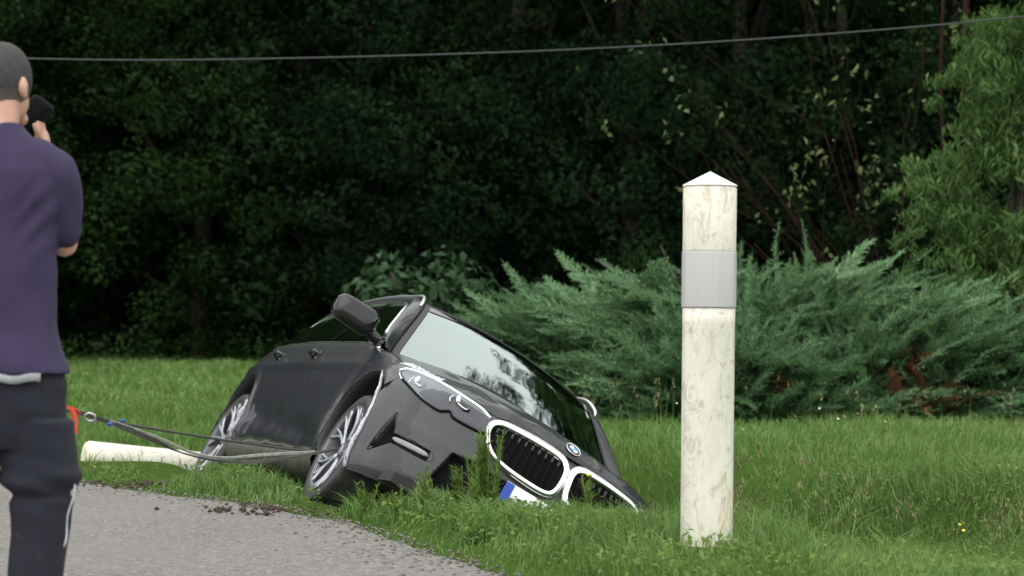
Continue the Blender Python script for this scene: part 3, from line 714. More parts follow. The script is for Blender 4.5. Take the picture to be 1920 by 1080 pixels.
# tailgate
te = Wc(np.array([.885]))[0]; rows = []
for k, v in enumerate(np.linspace(0, 1, 12)):
    row = []
    for a in np.linspace(-1, 1, 21):
        top = np.array([te[0] - .04 * (1 - a * a), a * te[1], te[2] + .04 * (1 - a * a)]); s = STOT - .001 - abs(a) * .95; bt = wall0(s, 1.0, 1 if a >= 0 else -1)
        row.append(top + (bt - top) * v + np.array([-.05 * math.sin(v * math.pi), 0, 0]))
    rows.append(row)
mesh_np('tailgate', np.array(rows).reshape(-1, 3), grid_faces(12, 21), M_gloss, car, True)
# mirrors
def mirror(side):
    e = empty('wing_mirror'); e.parent = car
    V = []; n = 20; L = np.linspace(0, 1, 15)
    for k in L:       # along y outward
        y = .885 + .255 * k; hh = .080 * (1 - abs(2 * k - 1) ** 7 * .45) * (1.0 - .10 * k); ww = .066 * (1 - abs(2 * k - 1) ** 7 * .45)
        cz = .668 + .012 * k; cx = -.665 - .035 * k
        for j in range(n):
            a = 2 * math.pi * j / n; ca, sa = math.cos(a), math.sin(a); f = (abs(ca) ** 3.2 + abs(sa) ** 3.2) ** (-1 / 3.2)
            x = cx + ww * f * ca * (1.15 if ca > 0 else .75); V.append((x, side * y, cz + hh * f * sa))
    F = [tuple(f) for f in np.array([(i * n + j, i * n + (j + 1) % n, (i + 1) * n + (j + 1) % n, (i + 1) * n + j) for i in range(14) for j in range(n)])]
    F += [tuple(range(n))[::-1], tuple(14 * n + j for j in range(n))]
    mesh_np('mirror_cap', V, F, M_gloss, e, True)
    g = [(-.722 - .03 * u, side * (.925 + .17 * u), .705 + w * .045) for u in (0, 1) for w in (-1, 1)]; mesh_np('mirror_glass', np.array(g) - [.004, 0, 0], [(0, 1, 3, 2)], M_chrome, e)
    mesh_np('mirror_strip', *tube([(-.60 - .03 * k, side * (.915 + .195 * k), .690) for k in np.linspace(0, 1, 8)], .004, 6), M_alu, e, True)
    P = [(-.66, side * .80, .612), (-.66, side * .86, .622), (-.665, side * .92, .640), (-.67, side * .98, .660)]
    mesh_np('mirror_arm', *tube(P, [.046, .040, .040, .045], 12, flat=.8), M_gloss, e, True)
    return e
mirror(-1)     # the other mirror is crushed under the tipped side
# interior
def rbox(name, c, s, mat, parent, r=.06, n=3):
    """rounded box via superellipsoid"""
    V = []; nu, nv = 20, 12
    for i in range(nu):
        for j in range(nv + 1):
            a = 2 * math.pi * i / nu; b = math.pi * (j / nv - .5); e = .35
            f = lambda v: math.copysign(abs(v) ** e, v)
            V.append((c[0] + s[0] / 2 * f(math.cos(b)) * f(math.cos(a)), c[1] + s[1] / 2 * f(math.cos(b)) * f(math.sin(a)), c[2] + s[2] / 2 * f(math.sin(b))))
    return mesh_np(name, V, grid_faces(nu, nv + 1, True), mat, parent, True)
rbox('dashboard', (-.80, 0, .45), (.50, 1.35, .28), M_seat, car)
for y in (-.36, .36):
    st = rbox('seat_back', (-1.62, y, .45), (.20, .50, .62), M_seat, car); rbox('headrest', (-1.68, y, .82), (.11, .26, .17), M_seat, st); rbox('seat_cushion', (-1.38, y, .14), (.5, .50, .16), M_seat, car)
rbox('rear_seat', (-2.5, 0, .35), (.25, 1.3, .7), M_seat, car)
a = np.linspace(0, 2 * math.pi, 25)[:-1]; mesh_np('steering_wheel', *tube([(-1.02 + .07 * math.sin(k), .36 + .18 * math.cos(k), .52 + .17 * math.sin(k)) for k in a], .014, 8, closed=True), M_black, car, True)
mesh_np('cabin_floor', *box((-1.9, 0, -.02), (3.3, 1.45, .06)), M_black, car)

# ------------------------------------------------------------------ wheels (axis along y, face toward -y)
def make_wheel():
    w = empty('wheel')
    rot = lambda V: np.stack([V[:, 0], -V[:, 2], V[:, 1]], 1)   # lathe z -> -y (outer face at -y)
    R = .314
    prof = [(.236, -.105), (.262, -.112), (.290, -.113), (.306, -.108), (R, -.092), (R + .002, -.05), (R + .003, 0), (R + .002, .05), (R, .092), (.306, .108), (.290, .114), (.270, .113), (.246, .107), (.240, .098)]
    V, F = lathe(prof, 72, False); mesh_np('tyre', rot(V), F, M_tyre, w, True)
    # tread blocks
    parts = []
    for k in range(72):
        a = 2 * math.pi * k / 72
        for zc in (-.075, -.03, .03, .075):
            V, F = box((R + .003, 0, zc), (.007, .017, .030)); c, s_ = math.cos(a + zc), math.sin(a + zc)
            V = np.stack([V[:, 0] * c - V[:, 1] * s_, V[:, 0] * s_ + V[:, 1] * c, V[:, 2]], 1); parts.append((V, F))
    V, F = merge(parts); mesh_np('tread', rot(V), F, M_tyre, w)['kind'] = 'stuff'
    V, F = lathe([(.243, .104), (.249, .108), (.247, .112), (.236, .110), (.228, .096), (.214, .070), (.205, .0), (.210, -.09), (.24, -.105)], 72, False); rim = mesh_np('rim', rot(V), F, M_rimdark, w, True)
    V, F = lathe([(.232, .104), (.240, .112), (.247, .111), (.2485, .106)], 72, False); mesh_np('rim_edge', rot(V), F, M_silver, rim, True)
    V, F = lathe([(.0, .022), (.155, .022), (.158, .010), (.158, -.004)], 40, False); mesh_np('brake_disc', rot(V), F, simple('brake steel', (.22, .21, .20), .4, .8), w, True)
    V, F = lathe([(.0, .085), (.030, .085), (.036, .080), (.060, .070), (.070, .055), (.070, .03)], 32, False); mesh_np('hub', rot(V), F, M_rimdark, rim, True)
    V, F = lathe([(.0, .089), (.026, .089), (.030, .086)], 24, False); mesh_np('hub_cap', rot(V), F, M_silver, rim, True)
    for k in range(5):
        for sg in (-1, 1):
            a0 = 2 * math.pi * k / 5 + math.pi / 2
            # Y-shaped spoke pair: a bright bar that forks near the rim
            for b_end, b_mid, wd, mt in ((.46, .26, .0085, M_silver), (.20, .16, .0075, M_silver)):
                P = []
                for u in np.linspace(0, 1, 9):
                    r = .052 + .190 * u; ang = a0 + sg * (.10 * (1 - u) * .7 + (b_mid * u if u < .5 else b_mid * .5 + (b_end - b_mid * .5) * (u - .5) * 2) * 1.0)
                    P.append((r * math.cos(ang), r * math.sin(ang), .074 + .030 * u ** 1.5))
                V, F = tube(P, [wd * 1.15] * 3 + [wd] * 6, 8, flat=1.25); mesh_np('spoke', rot(V), F, mt, rim, True)
    return w
wh = make_wheel(); wh.parent = car
def place_wheel(o, x, y, z, steer, spin):
    o.parent = car; o.location = (x, y, z); o.rotation_euler = Matrix.Rotation(steer, 3, 'Z').to_4x4().to_euler() if y < 0 else (0, 0, steer + math.pi)
    o.rotation_mode = 'XYZ'
    m = Matrix.Rotation(steer + (math.pi if y > 0 else 0), 4, 'Z') @ Matrix.Rotation(spin, 4, 'Y'); o.rotation_euler = m.to_euler()
W4 = [(0, -.795, -.045, WST, .35), (-2.851, -.795, -.05, 0, 1.1), (0, .795, .02, WST, .6), (-2.851, .795, .02, 0, .2)] if 'WST' in globals() else [(-.115, -.755, -.050, .0, .35), (-2.851, -.785, -.072, 0, 1.1), (0, .795, .02, 0, .6), (-2.851, .795, .02, 0, .2)]
for i, a_ in enumerate(W4):
    o = wh if i == 0 else copy_tree(wh); place_wheel(o, *a_)
# pose of the whole car
yaw, pit, rol = CAR_POSE[:3]
car.matrix_world = Matrix.Translation(CAR_POSE[3:]) @ Matrix.Rotation(yaw, 4, 'Z') @ Matrix.Rotation(pit, 4, 'Y') @ Matrix.Rotation(rol, 4, 'X')
# ------------------------------------------------------------------ foliage materials
def leaf_mat(name, stops, trans=.35, rough=.5, spatial=None, sscale=.6):
    n = NB(name); g = n.n('ShaderNodeNewGeometry'); c = n.ramp(g.outputs['Random Per Island'], stops)
    if spatial: c = n.mix(n.ramp(n.noise(sscale, 3), [(.35, (0,) * 3), (.65, (1,) * 3)]), c, spatial, 'MULTIPLY')
    n.set(Base_Color=c, Roughness=rough); n.b.inputs['Specular IOR Level'].default_value = .12 if rough < .75 else 0
    t = n.n('ShaderNodeBsdfTranslucent'); n.l(c, t.inputs['Color']); m = n.n('ShaderNodeMixShader'); m.inputs[0].default_value = trans
    n.l(n.b.outputs[0], m.inputs[1]); n.l(t.outputs[0], m.inputs[2]); n.l(m.outputs[0], n.out.inputs['Surface']); return n.m
M_grass = leaf_mat('green grass', [(0, (.072, .150, .036)), (.45, (.140, .250, .064)), (.80, (.200, .320, .098)), (.95, (.265, .35, .13)), (.99, (.32, .30, .17))], .45, .6, (.80, .86, .78), .5)
M_grassy = leaf_mat('yellowish verge grass', [(0, (.065, .13, .03)), (.5, (.12, .21, .05)), (.8, (.18, .26, .08)), (.94, (.27, .26, .13)), (1, (.20, .15, .08))], .4, .6, (.8, .8, .8), 1.4)
M_dry = leaf_mat('dry brown stems', [(0, (.06, .055, .03)), (.5, (.12, .10, .055)), (1, (.22, .19, .11))], .1, .7)
M_seed = leaf_mat('pale seed heads', [(0, (.16, .17, .07)), (1, (.30, .27, .14))], .2, .7)

def blades(P, H_, Wd, lean, az, curve):
    """5-vertex blades; arrays of n"""
    n = len(P); side = np.stack([-np.sin(az), np.cos(az), 0 * az], 1); fw = np.stack([np.cos(az), np.sin(az), 0 * az], 1)
    a2 = az + rng.uniform(-1.2, 1.2, n); side = np.stack([-np.sin(a2), np.cos(a2), 0 * a2], 1)
    H1 = H_[:, None]; W1 = Wd[:, None]; l1 = lean[:, None]; c1 = curve[:, None]; up = np.array([0, 0, 1.0])
    m = P + up * H1 * .55 + fw * H1 * l1 * .40; t = P + up * H1 * (1 - .35 * c1) + fw * H1 * (l1 + c1 * .6)
    V = np.stack([P - side * W1 * .5, P + side * W1 * .5, m - side * W1 * .42, m + side * W1 * .42, t], 1).reshape(-1, 3)
    b = np.arange(n)[:, None] * 5
    F = np.concatenate([b + [0, 1, 3], b + [0, 3, 2], b + [2, 3, 4]], 0)
    return V, F
def sample_view(n, y0, y1, margin=.45, xlim=None):
    y = np.sqrt(rng.uniform(y0 ** 2, y1 ** 2, n)); x = rng.uniform(-1, 1, n) * (y * .236 + margin); return x, y
def under_car(x, y, m=0.0):
    z = height(x, y); d = np.stack([x, y, z], 1) - CO; l = d @ CR
    return (l[:, 0] > -4.0) & (l[:, 0] < .80 + m) & (l[:, 1] > -.88) & (l[:, 1] < 1.0) & (l[:, 2] < 1.2) & (l[:, 2] > -.6)
def wheel_short(x, y): return 1 - .85 * np.exp(-(((x + 2.05) / .42) ** 2 + ((y - 13.25) / .85) ** 2) ** 1.5) - .6 * np.exp(-(((x + 1.10) / .26) ** 2 + ((y - 10.85) / .45) ** 2) ** 1.5)
def grass(name, n, y0, y1, hmin, hmax, wk, mat, label, filt=None, margin=.4, lean=.7):
    x, y = sample_view(n, y0, y1, margin); u, v = uv_road(x, y)
    e = -.02 + .10 * (vnoise(v * 1.7, 0 * v, 21) - .5) + .06 * (vnoise(v * 7.1, 0 * v, 22) - .5)
    cl = vnoise(x * 1.1, y * 1.1, 31) * .6 + vnoise(x * 4, y * 4, 32) * .4
    k = (u > e - .03 + .10 * rng.uniform(0, 1, n) ** 3) & ~under_car(x, y) & (rng.uniform(0, 1, n) < .55 + .6 * cl)
    k &= rng.uniform(0, 1, n) < .15 + .85 * smoothstep(0, .35, u - e)
    k &= ~((np.abs(x - .70) < .13) & (y > 7.9) & (y < 8.42) & (rng.uniform(0, 1, n) < .8))
    k &= ~((np.abs(x + 2.25) < .45) & (y > 13.5) & (y < 14.36) & (rng.uniform(0, 1, n) < .6))
    for cx, cy, r in ((-2.08, 12.55, .17), (-1.12, 10.9, .22)): k &= (np.hypot(x - cx, (y - cy)) > r * rng.uniform(.3, 1.3, n))
    if filt is not None: k &= filt(x, y, u, v)
    x, y, cl, u = x[k], y[k], cl[k], u[k]; m = len(x); z = height(x, y)
    ed = smoothstep(-.02, .55, u); h = (hmin + (hmax - hmin) * rng.uniform(0, 1, m) ** 1.7) * (.35 + .95 * cl) * (.38 + .62 * ed) * wheel_short(x, y)
    V, F = blades(np.stack([x, y, z - .01], 1), h, np.maximum(.0035, y * wk) * rng.uniform(.7, 1.3, m), rng.uniform(0, lean, m) * (.5 + 1.6 * vnoise(x * 2.5, y * 2.5, 35)), 9 * vnoise(x * 1.6, y * 1.6, 36) + rng.normal(0, 1.0, m), rng.uniform(0, 1.0, m))
    return tag(mesh_np(name, V, F, mat), label, kind='stuff')
grass('grass', 150000, 6.7, 13.5, .05, .20, .00048, M_grass, 'lush green grass on the verge round the car')
grass('grass', 52000, 6.7, 13.0, .03, .13, .00048, M_grassy, 'yellowish grass along the road edge', lambda x, y, u, v: u < .9)
grass('grass', 90000, 13, 24, .06, .17, .00045, M_grass, 'green meadow grass behind the car', margin=.6)
grass('grass', 90000, 23, 52, .07, .20, .0007, M_grass, 'far green meadow grass below the wood', margin=1.5)
def clover(n, y0, y1, label):
    x, y = sample_view(n, y0, y1); u, v = uv_road(x, y); k = (u > .12) & ~under_car(x, y, .05) & (vnoise(x * 2.6, y * 2.6, 55) > .42); x, y = x[k], y[k]; m = len(x); C = np.stack([x, y, height(x, y) + rng.uniform(.02, .10, m)], 1)
    N = rng.normal(0, .5, (m, 3)) + [0, -.3, 1]; N /= np.linalg.norm(N, axis=1)[:, None]; V, F = leafquads(C, N, rng.uniform(.018, .045, m), rng.uniform(.010, .022, m), .1); return tag(mesh_np('clover', V, F, M_weed), label, kind='stuff')
CLOVER = 1
# taller stems with seed heads, thicker on the right
def stems(name, n, y0, y1, h0, h1, mat, label, filt, head=None, hw=.006, sw=.0022):
    x, y = sample_view(n, y0, y1); u, v = uv_road(x, y); k = (u > .12) & ~under_car(x, y, .25) & filt(x, y, u); x, y = x[k], y[k]; m = len(x); z = height(x, y)
    h = rng.uniform(h0, h1, m); az = rng.uniform(0, 6.28, m); ln = rng.uniform(0, .35, m)
    V, F = blades(np.stack([x, y, z], 1), h, np.full(m, sw) * y / 9, ln, az, rng.uniform(0, .3, m)); 
    if head is not None:
        T = V.reshape(m, 5, 3)[:, 4]; kk = 7; hp = np.repeat(T, kk, 0); hp = hp - np.stack([0 * hp[:, 0], 0 * hp[:, 0], rng.uniform(0, .05, len(hp))], 1) + rng.normal(0, .006, hp.shape)
        V2, F2 = blades(hp, rng.uniform(.012, .028, len(hp)), np.full(len(hp), hw), rng.uniform(0, .8, len(hp)), rng.uniform(0, 6.28, len(hp)), rng.uniform(0, .3, len(hp)))
        o2 = mesh_np(name.replace('stems', 'heads') + '', V2, F2, head); tag(o2, 'small seed heads on the tall grass', kind='stuff')
    return tag(mesh_np(name, V, F, mat), label, kind='stuff')
stems('grass_stems', 380, 8, 14, .20, .34, M_grassy, 'tall thin grass stems rising above the verge', lambda x, y, u: rng.uniform(0, 1, len(x)) < .12 + .8 * (x > .8), M_seed, .0045)
stems('grass_stems', 260, 14, 19.0, .25, .45, M_grassy, 'tall thin stems standing in the far meadow', lambda x, y, u: (u > 4) & (vnoise(x * .8, y * .8, 77) > .5), M_seed, .008, .0018)
stems('dry_stems', 1100, 8, 12.5, .16, .40, M_dry, 'brown dead stems in the meadow right of the post', lambda x, y, u: (x > .85) & (vnoise(x * 2.1, y * 1.4, 78) > .52), M_dry, .007, .0028)
# little yellow flowers
M_yel = simple('yellow petals', (.62, .52, .03), .6, var=.1)
M_yel2 = simple('pale petals', (.65, .66, .45), .6, var=.1)
def flowers(n, y0, y1, s, mat, label, filt):
    x, y = sample_view(n, y0, y1); u, v = uv_road(x, y); k = (u > .5) & ~under_car(x, y, .3) & filt(x, y); x, y = x[k], y[k]; m = len(x); z = height(x, y) + rng.uniform(.10, .24, m)
    r = s * rng.uniform(.6, 1.2, m); A = np.linspace(0, 2 * math.pi, 7)[:-1]; tl = rng.uniform(-.9, .9, m)
    V = np.stack([np.stack([x + r * math.cos(a), y + r * math.sin(a) * np.cos(tl), z + r * math.sin(a) * np.sin(tl) + .3 * r], 1) for a in A] + [np.stack([x, y, z], 1)], 1).reshape(-1, 3)
    b = np.arange(m)[:, None] * 7; F = np.concatenate([b + [k_, (k_ + 1) % 6, 6] for k_ in range(6)]); return tag(mesh_np('wild_flowers', V, F, mat), label, kind='stuff')
flowers(48, 8.4, 14, .0075, M_yel, 'tiny yellow flowers dotted through the verge grass', lambda x, y: x > .2)
flowers(140, 14, 32, .009, M_yel2, 'tiny pale flowers dotted through the meadow', lambda x, y: x > -99)

# ------------------------------------------------------------------ leaves on clumps
def leafquads(C, N, L, W, droop=0.0, tri=False):
    """rhombic leaves at C with facing normal N (n,3), length L, width W"""
    n = len(C); r = rng.normal(0, 1, (n, 3)); a = np.cross(N, r); a /= np.linalg.norm(a, axis=1)[:, None] + 1e-9
    a[:, 2] -= droop; a /= np.linalg.norm(a, axis=1)[:, None] + 1e-9; b = np.cross(N, a); b /= np.linalg.norm(b, axis=1)[:, None] + 1e-9
    L = L[:, None]; W = W[:, None]; fold = N * W * .25
    V = np.stack([C - a * L * .5, C + b * W * .5 + fold - a * L * .08, C + a * L * .5 - N * L * .10, C - b * W * .5 + fold - a * L * .08], 1).reshape(-1, 3)
    F = np.arange(n)[:, None] * 4 + np.array([0, 1, 2, 3]); return V, F
def clump_leaves(centers, radii, per, L, W, droop=.3, shell=.55, flat=.8, seed=None):
    Cs = []; Ns = []
    for c, r in zip(centers, radii):
        k = max(6, int(per * r * r)); d = rng.normal(0, 1, (k, 3)); d /= np.linalg.norm(d, axis=1)[:, None]
        rr = r * (shell + (1 - shell) * rng.uniform(0, 1, k) ** .6) * (1 + .22 * np.sin(d[:, 0] * 5 + c[0] * 3) * np.cos(d[:, 2] * 6 + c[1])); p = d * rr[:, None]; p[:, 2] *= flat
        Cs.append(p + c); nn = d * .8 + rng.normal(0, .38, (k, 3)) + [0, 0, .45]; Ns.append(nn / np.linalg.norm(nn, axis=1)[:, None])
    C = np.concatenate(Cs); N = np.concatenate(Ns); n = len(C); return leafquads(C, N, L * rng.uniform(.6, 1.3, n), W * rng.uniform(.6, 1.3, n), droop)
M_bark = simple('dark bark', (.035, .026, .02), .9, var=.4, scale=8, bump=.5)
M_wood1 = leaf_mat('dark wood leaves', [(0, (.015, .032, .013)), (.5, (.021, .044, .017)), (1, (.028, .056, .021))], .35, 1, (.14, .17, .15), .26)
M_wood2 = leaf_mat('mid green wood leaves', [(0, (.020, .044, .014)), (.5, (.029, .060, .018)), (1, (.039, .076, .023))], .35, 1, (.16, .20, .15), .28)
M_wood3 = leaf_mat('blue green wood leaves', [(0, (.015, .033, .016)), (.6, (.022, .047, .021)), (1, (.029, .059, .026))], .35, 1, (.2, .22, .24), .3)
# woodland trees: crown from the ground up
def wood_tree(seed, mat, hgt=11, rad=3.2):
    global rng
    keep = rng; rng = np.random.default_rng(seed)
    t = empty('woodland_tree'); Cc = []; Rr = []
    for k in range(78):
        h = rng.uniform(.03, 1) ** .9 * hgt; a = rng.uniform(math.pi * .93, math.pi * 2.07); rr = rad * (.55 + .5 * math.sin(min(1, h / hgt * 1.1 + .25) * math.pi * .8)) * rng.uniform(.55, 1.08)
        Cc.append((rr * math.cos(a) * 1.05, rr * math.sin(a), h)); Rr.append(rng.uniform(.3, 1.25))
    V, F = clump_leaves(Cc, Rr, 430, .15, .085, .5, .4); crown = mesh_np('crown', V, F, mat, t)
    parts = [tube([(0, .5, -.2), (.1, .4, hgt * .3), (-.1, .6, hgt * .6), (.1, .5, hgt * .9)], [.28, .22, .15, .05], 8)]
    for k in range(9):
        i = rng.integers(0, 78); c = np.array(Cc[i]); parts.append(tube([(0, .5, c[2] * .55), (c[0] * .5, c[1] * .5 + .2, c[2] * .85), tuple(c)], [.09, .05, .02], 6))
    V, F = merge(parts); mesh_np('trunk', V, F, M_bark, t, True); rng = keep; return t
protos = [wood_tree(101, M_wood1), wood_tree(102, M_wood2), wood_tree(103, M_wood3)]
spots = [(-14.5, 50.5, 0, 1.1, 0), (-12.0, 49.3, 1, .9, 4), (-9.6, 51.0, 0, 1.15, 1), (-7.0, 49.6, 1, .95, 2), (-4.6, 51.2, 0, 1.2, 3), (-2.4, 49.4, 2, 1.0, 6), (.2, 50.6, 0, 1.1, 5), (2.5, 48.6, 2, .95, .6), (5.0, 50.5, 0, 1.15, 2.2), (7.4, 49.0, 0, 1.05, 1.5), (9.9, 50.6, 2, 1.1, 3.3), (12.4, 49.4, 1, 1.1, .3), (15, 50, 0, 1.2, 2)]
LBL = ['dark green tree of the wood edge hidden behind the man at far left', 'brighter green tree of the wood edge just right of the man', 'dark tree of the wood edge above the fallen white post',
 'mid green tree of the wood edge left of the car mirror', 'broad dark tree of the wood edge right above the car mirror', 'blue green tree of the wood edge above the car roof', 'dark tree of the wood edge above the bonnet',
 'blue green tree of the wood edge above the left juniper plume', 'dark tree of the wood edge directly left of the white post', 'dark tree of the wood edge right behind the white post top', 'blue green tree of the wood edge behind the bare branched tree', 'mid green tree of the wood edge behind the light green tree', 'dark wood edge tree beyond the right margin']
used_ = set()
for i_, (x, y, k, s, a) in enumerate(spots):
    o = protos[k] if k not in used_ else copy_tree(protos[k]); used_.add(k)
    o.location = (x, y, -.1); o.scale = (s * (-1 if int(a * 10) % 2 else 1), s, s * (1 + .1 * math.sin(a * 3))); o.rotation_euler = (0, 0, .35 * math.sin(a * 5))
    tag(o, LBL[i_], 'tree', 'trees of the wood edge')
# depth of the wood behind: one mass
Cc = [(rng.uniform(-26, 26), rng.uniform(53, 58), rng.uniform(0, 17)) for _ in range(420)]; V, F = clump_leaves(Cc, rng.uniform(1.3, 2.4, 420), 45, .42, .26, .3, .5)
Vw, Fw = V, F
Cc = [(s_ * rng.uniform(17, 60), rng.uniform(40, 56), rng.uniform(0, 20)) for s_ in (-1, 1) for _ in range(420)]; V, F = clump_leaves(Cc, rng.uniform(1.6, 3.0, 840), 16, .9, .6, .3, .4)
V3 = []; C3 = []
for _ in range(620):
    x = rng.uniform(-45, 24); y = rng.uniform(57, 80); top = 30 * (1 - .35 * smoothstep(14, 24, x)) * (.82 + .25 * math.sin(x * .55) * math.sin(x * .23 + 1)); C3.append((x, y, rng.uniform(2, top)))
V3, F3 = clump_leaves(C3, rng.uniform(1.8, 3.4, 620), 14, 1.1, .7, .3, .4)
F = np.concatenate([Fw, F + len(Vw), F3 + len(Vw) + len(V)]); V = np.concatenate([Vw, V, V3])
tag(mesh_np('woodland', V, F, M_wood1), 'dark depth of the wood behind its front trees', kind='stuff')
Cc = [(rng.uniform(-16, 16), rng.uniform(45.5, 49), rng.uniform(.05, .5)) for _ in range(150)]; V, F = clump_leaves(Cc, rng.uniform(.3, .8, 150), 260, .13, .07, .3, .4)
tag(mesh_np('undergrowth', V, F, M_wood2), 'low brambles and ivy along the foot of the wood', kind='stuff')

# ------------------------------------------------------------------ junipers
M_jun = leaf_mat('juniper needles', [(0, (.070, .145, .062)), (.5, (.155, .285, .130)), (.85, (.245, .39, .205)), (1, (.33, .46, .28))], .4, .6, (.58, .68, .60), 1.0)
M_jdead = leaf_mat('dead brown juniper', [(0, (.12, .05, .03)), (.6, (.24, .105, .062)), (1, (.34, .17, .10))], .15, .8)
def spray(n_side=26, L=.62):
    """feathery plume along +x curling: returns V (tri list) in local space, plume plane tilted"""
    V = []
    for i in range(n_side):
        u = (i + .5) / n_side; p = np.array([L * u, 0, .10 * L * math.sin(u * 2.2)])
        for s in (-1, 1):
            l = .125 * (1.05 - u) ** .7 * rng.uniform(.7, 1.2) + .02; a = rng.uniform(.42, .75) * s; el = rng.uniform(-.25, .45)
            d = np.array([math.cos(a), math.sin(a), el]); q = p + d * l; w = .0085 * rng.uniform(.8, 1.3); sd_ = np.array([-math.sin(a), math.cos(a), 0]) * w
            V += [p - sd_, p + sd_, q]
            for j in range(3):
                f = rng.uniform(.25, .9); pp = p + d * l * f; a2 = a + rng.choice([-1, 1]) * rng.uniform(.4, .8); d2 = np.array([math.cos(a2), math.sin(a2), el + rng.uniform(-.5, .6)]) * l * .38; sd2 = np.array([-math.sin(a2), math.cos(a2), .2]) * .006
                V += [pp - sd2, pp + sd2, pp + d2]
    tip = np.array([L * 1.12, 0, .10 * L]); V += [np.array([L * .8, -.008, .08 * L]), np.array([L * .8, .008, .08 * L]), tip]
    return np.array(V)
SPR = [spray(22, L) for L in (.48, .58, .70, .52)]
def juniper(name, loc, rx, ry, rz, n, lean, label, seed, dead=()):
    global rng
    keep = rng; rng = np.random.default_rng(seed)
    t = empty(name, (loc[0], loc[1], float(height(loc[0], loc[1]))))
    VV = []; DD = []; fan = None
    for i in range(n):
        if i % 11 == 0:
            az = rng.uniform(math.pi * .92, math.pi * 2.08) if rng.uniform() < .85 else rng.uniform(0, math.pi); el = math.asin(rng.uniform(.0, 1.0) ** .85); rr = rng.uniform(.70, 1.0)
            d = np.array([math.cos(el) * math.cos(az), math.cos(el) * math.sin(az), math.sin(el)])
            bump_ = 1 + .18 * math.sin(az * 5 + seed) * math.cos(el * 6 + seed * 2) + .08 * math.sin(az * 11 + el * 9); p0 = d * [rx, ry, rz] * rr * bump_
            d0 = d * [1, 1, .22] + np.array([lean[0], lean[1], lean[2] * .75]) + rng.normal(0, .20, 3); d0 /= np.linalg.norm(d0); upf = np.array([0, -.25, 1.0]) + rng.normal(0, .25, 3)
        sd0 = np.cross(upf, d0); sd0 /= np.linalg.norm(sd0); p = p0 + sd0 * rng.normal(0, .17) + d0 * rng.normal(0, .16) + np.array([0, 0, rng.normal(0, .04)]); p[2] = max(.03, p[2])
        dr = d0 + sd0 * rng.normal(0, .28) + np.array([0, 0, rng.normal(0, .10)]); dr /= np.linalg.norm(dr)
        up = upf + rng.normal(0, .22, 3); s = np.cross(up, dr); s /= np.linalg.norm(s); up = np.cross(dr, s)
        q = SPR[rng.integers(4)] * rng.uniform(.7, 1.15)
        W_ = q[:, :1] * dr + q[:, 1:2] * s + q[:, 2:] * up + p - dr * .35
        isd = any(((p - np.array(c[:3])) ** 2).sum() < c[3] ** 2 for c in dead)
        (DD if isd else VV).append(W_)
    V = np.concatenate(VV); mesh_np('needle_sprays', V, np.arange(len(V)).reshape(-1, 3), M_jun, t)
    if DD:
        V = np.concatenate(DD); o = mesh_np('dead_sprays', V, np.arange(len(V)).reshape(-1, 3), M_jdead, t); o['label'] = 'rust brown dead sprays'
    # branches inside
    parts = []
    for k in range(16):
        az = rng.uniform(0, 6.28); el = rng.uniform(.15, 1.3); d = np.array([math.cos(el) * math.cos(az) * rx, math.cos(el) * math.sin(az) * ry, math.sin(el) * rz]) * .8
        parts.append(tube([(0, 0, 0), tuple(d * .5 + [0, 0, .05]), tuple(d)], [.035, .022, .008], 5))
    V, F = merge(parts); mesh_np('branches', V, F, M_bark, t, True); rng = keep
    return tag(t, label, 'juniper bush', 'juniper bushes behind the car')
juniper('juniper_bush', (1.35, 21.0), 1.6, 1.2, 1.36, 1400, (-.45, -.1, .16), 'large feathery green juniper behind the windscreen, left of the post', 5, [(-.75, -1.1, .35, .16)])
juniper('juniper_bush', (-.15, 21.6), 1.05, .9, 1.05, 650, (-.6, 0, .14), 'low juniper plume with drooping tips just above the car roof', 6, [(.3, -.8, .35, .14)])
juniper('juniper_bush', (3.0, 21.5), 1.5, 1.2, 1.25, 1400, (.35, -.1, .22), 'tall grey green juniper rising right behind the white post', 7)
juniper('juniper_bush', (3.9, 20.6), 1.5, 1.1, .92, 1250, (.65, -.1, .30), 'spreading low juniper right of the post with swept tips', 8, [(-1.35, -.7, .16, .15), (-.9, -.9, .12, .10), (-.45, -.85, .34, .22), (-.3, -.9, .12, .16), (.0, -.9, .2, .14)])
juniper('juniper_bush', (1.7, 19.8), 1.3, .8, .66, 800, (-.15, -.3, .30), 'low bright juniper at the front of the clump beside the post', 9, [(.6, -.5, .25, .12)])
juniper('juniper_bush', (5.1, 21.0), 1.0, .9, .80, 600, (.35, -.1, .30), 'juniper at the right edge with rust brown dead top', 10, [(-.6, -.55, .70, .34), (-.2, -.8, .55, .25)])

# ------------------------------------------------------------------ broadleaf shrub behind the roof
M_shrub = leaf_mat('shrub leaves', [(0, (.020, .050, .020)), (.6, (.038, .085, .035)), (1, (.065, .12, .05))], .25, .4, (.5, .6, .5), .9)
def shrub(name, loc, cl, per, L, W, mat, label, cat, droop=.4, group=None, trunk=True, seed=1):
    global rng
    keep = rng; rng = np.random.default_rng(seed)
    t = empty(name, (loc[0], loc[1], float(height(loc[0], loc[1])))); C = [c[:3] for c in cl]; R = [c[3] for c in cl]
    V, F = clump_leaves(C, R, per, L, W, droop, .25); mesh_np('crown', V, F, mat, t)
    if trunk:
        parts = []
        for c in cl[:min(len(cl), 14)]: parts.append(tube([(0, 0, 0), (c[0] * .35, c[1] * .35, c[2] * .5), (c[0] * .9, c[1] * .9, c[2])], [.05, .03, .01], 6))
        V, F = merge(parts); mesh_np('trunk', V, F, M_bark, t, True)
    rng = keep; return tag(t, label, cat, group)
r_ = np.random.default_rng(44)
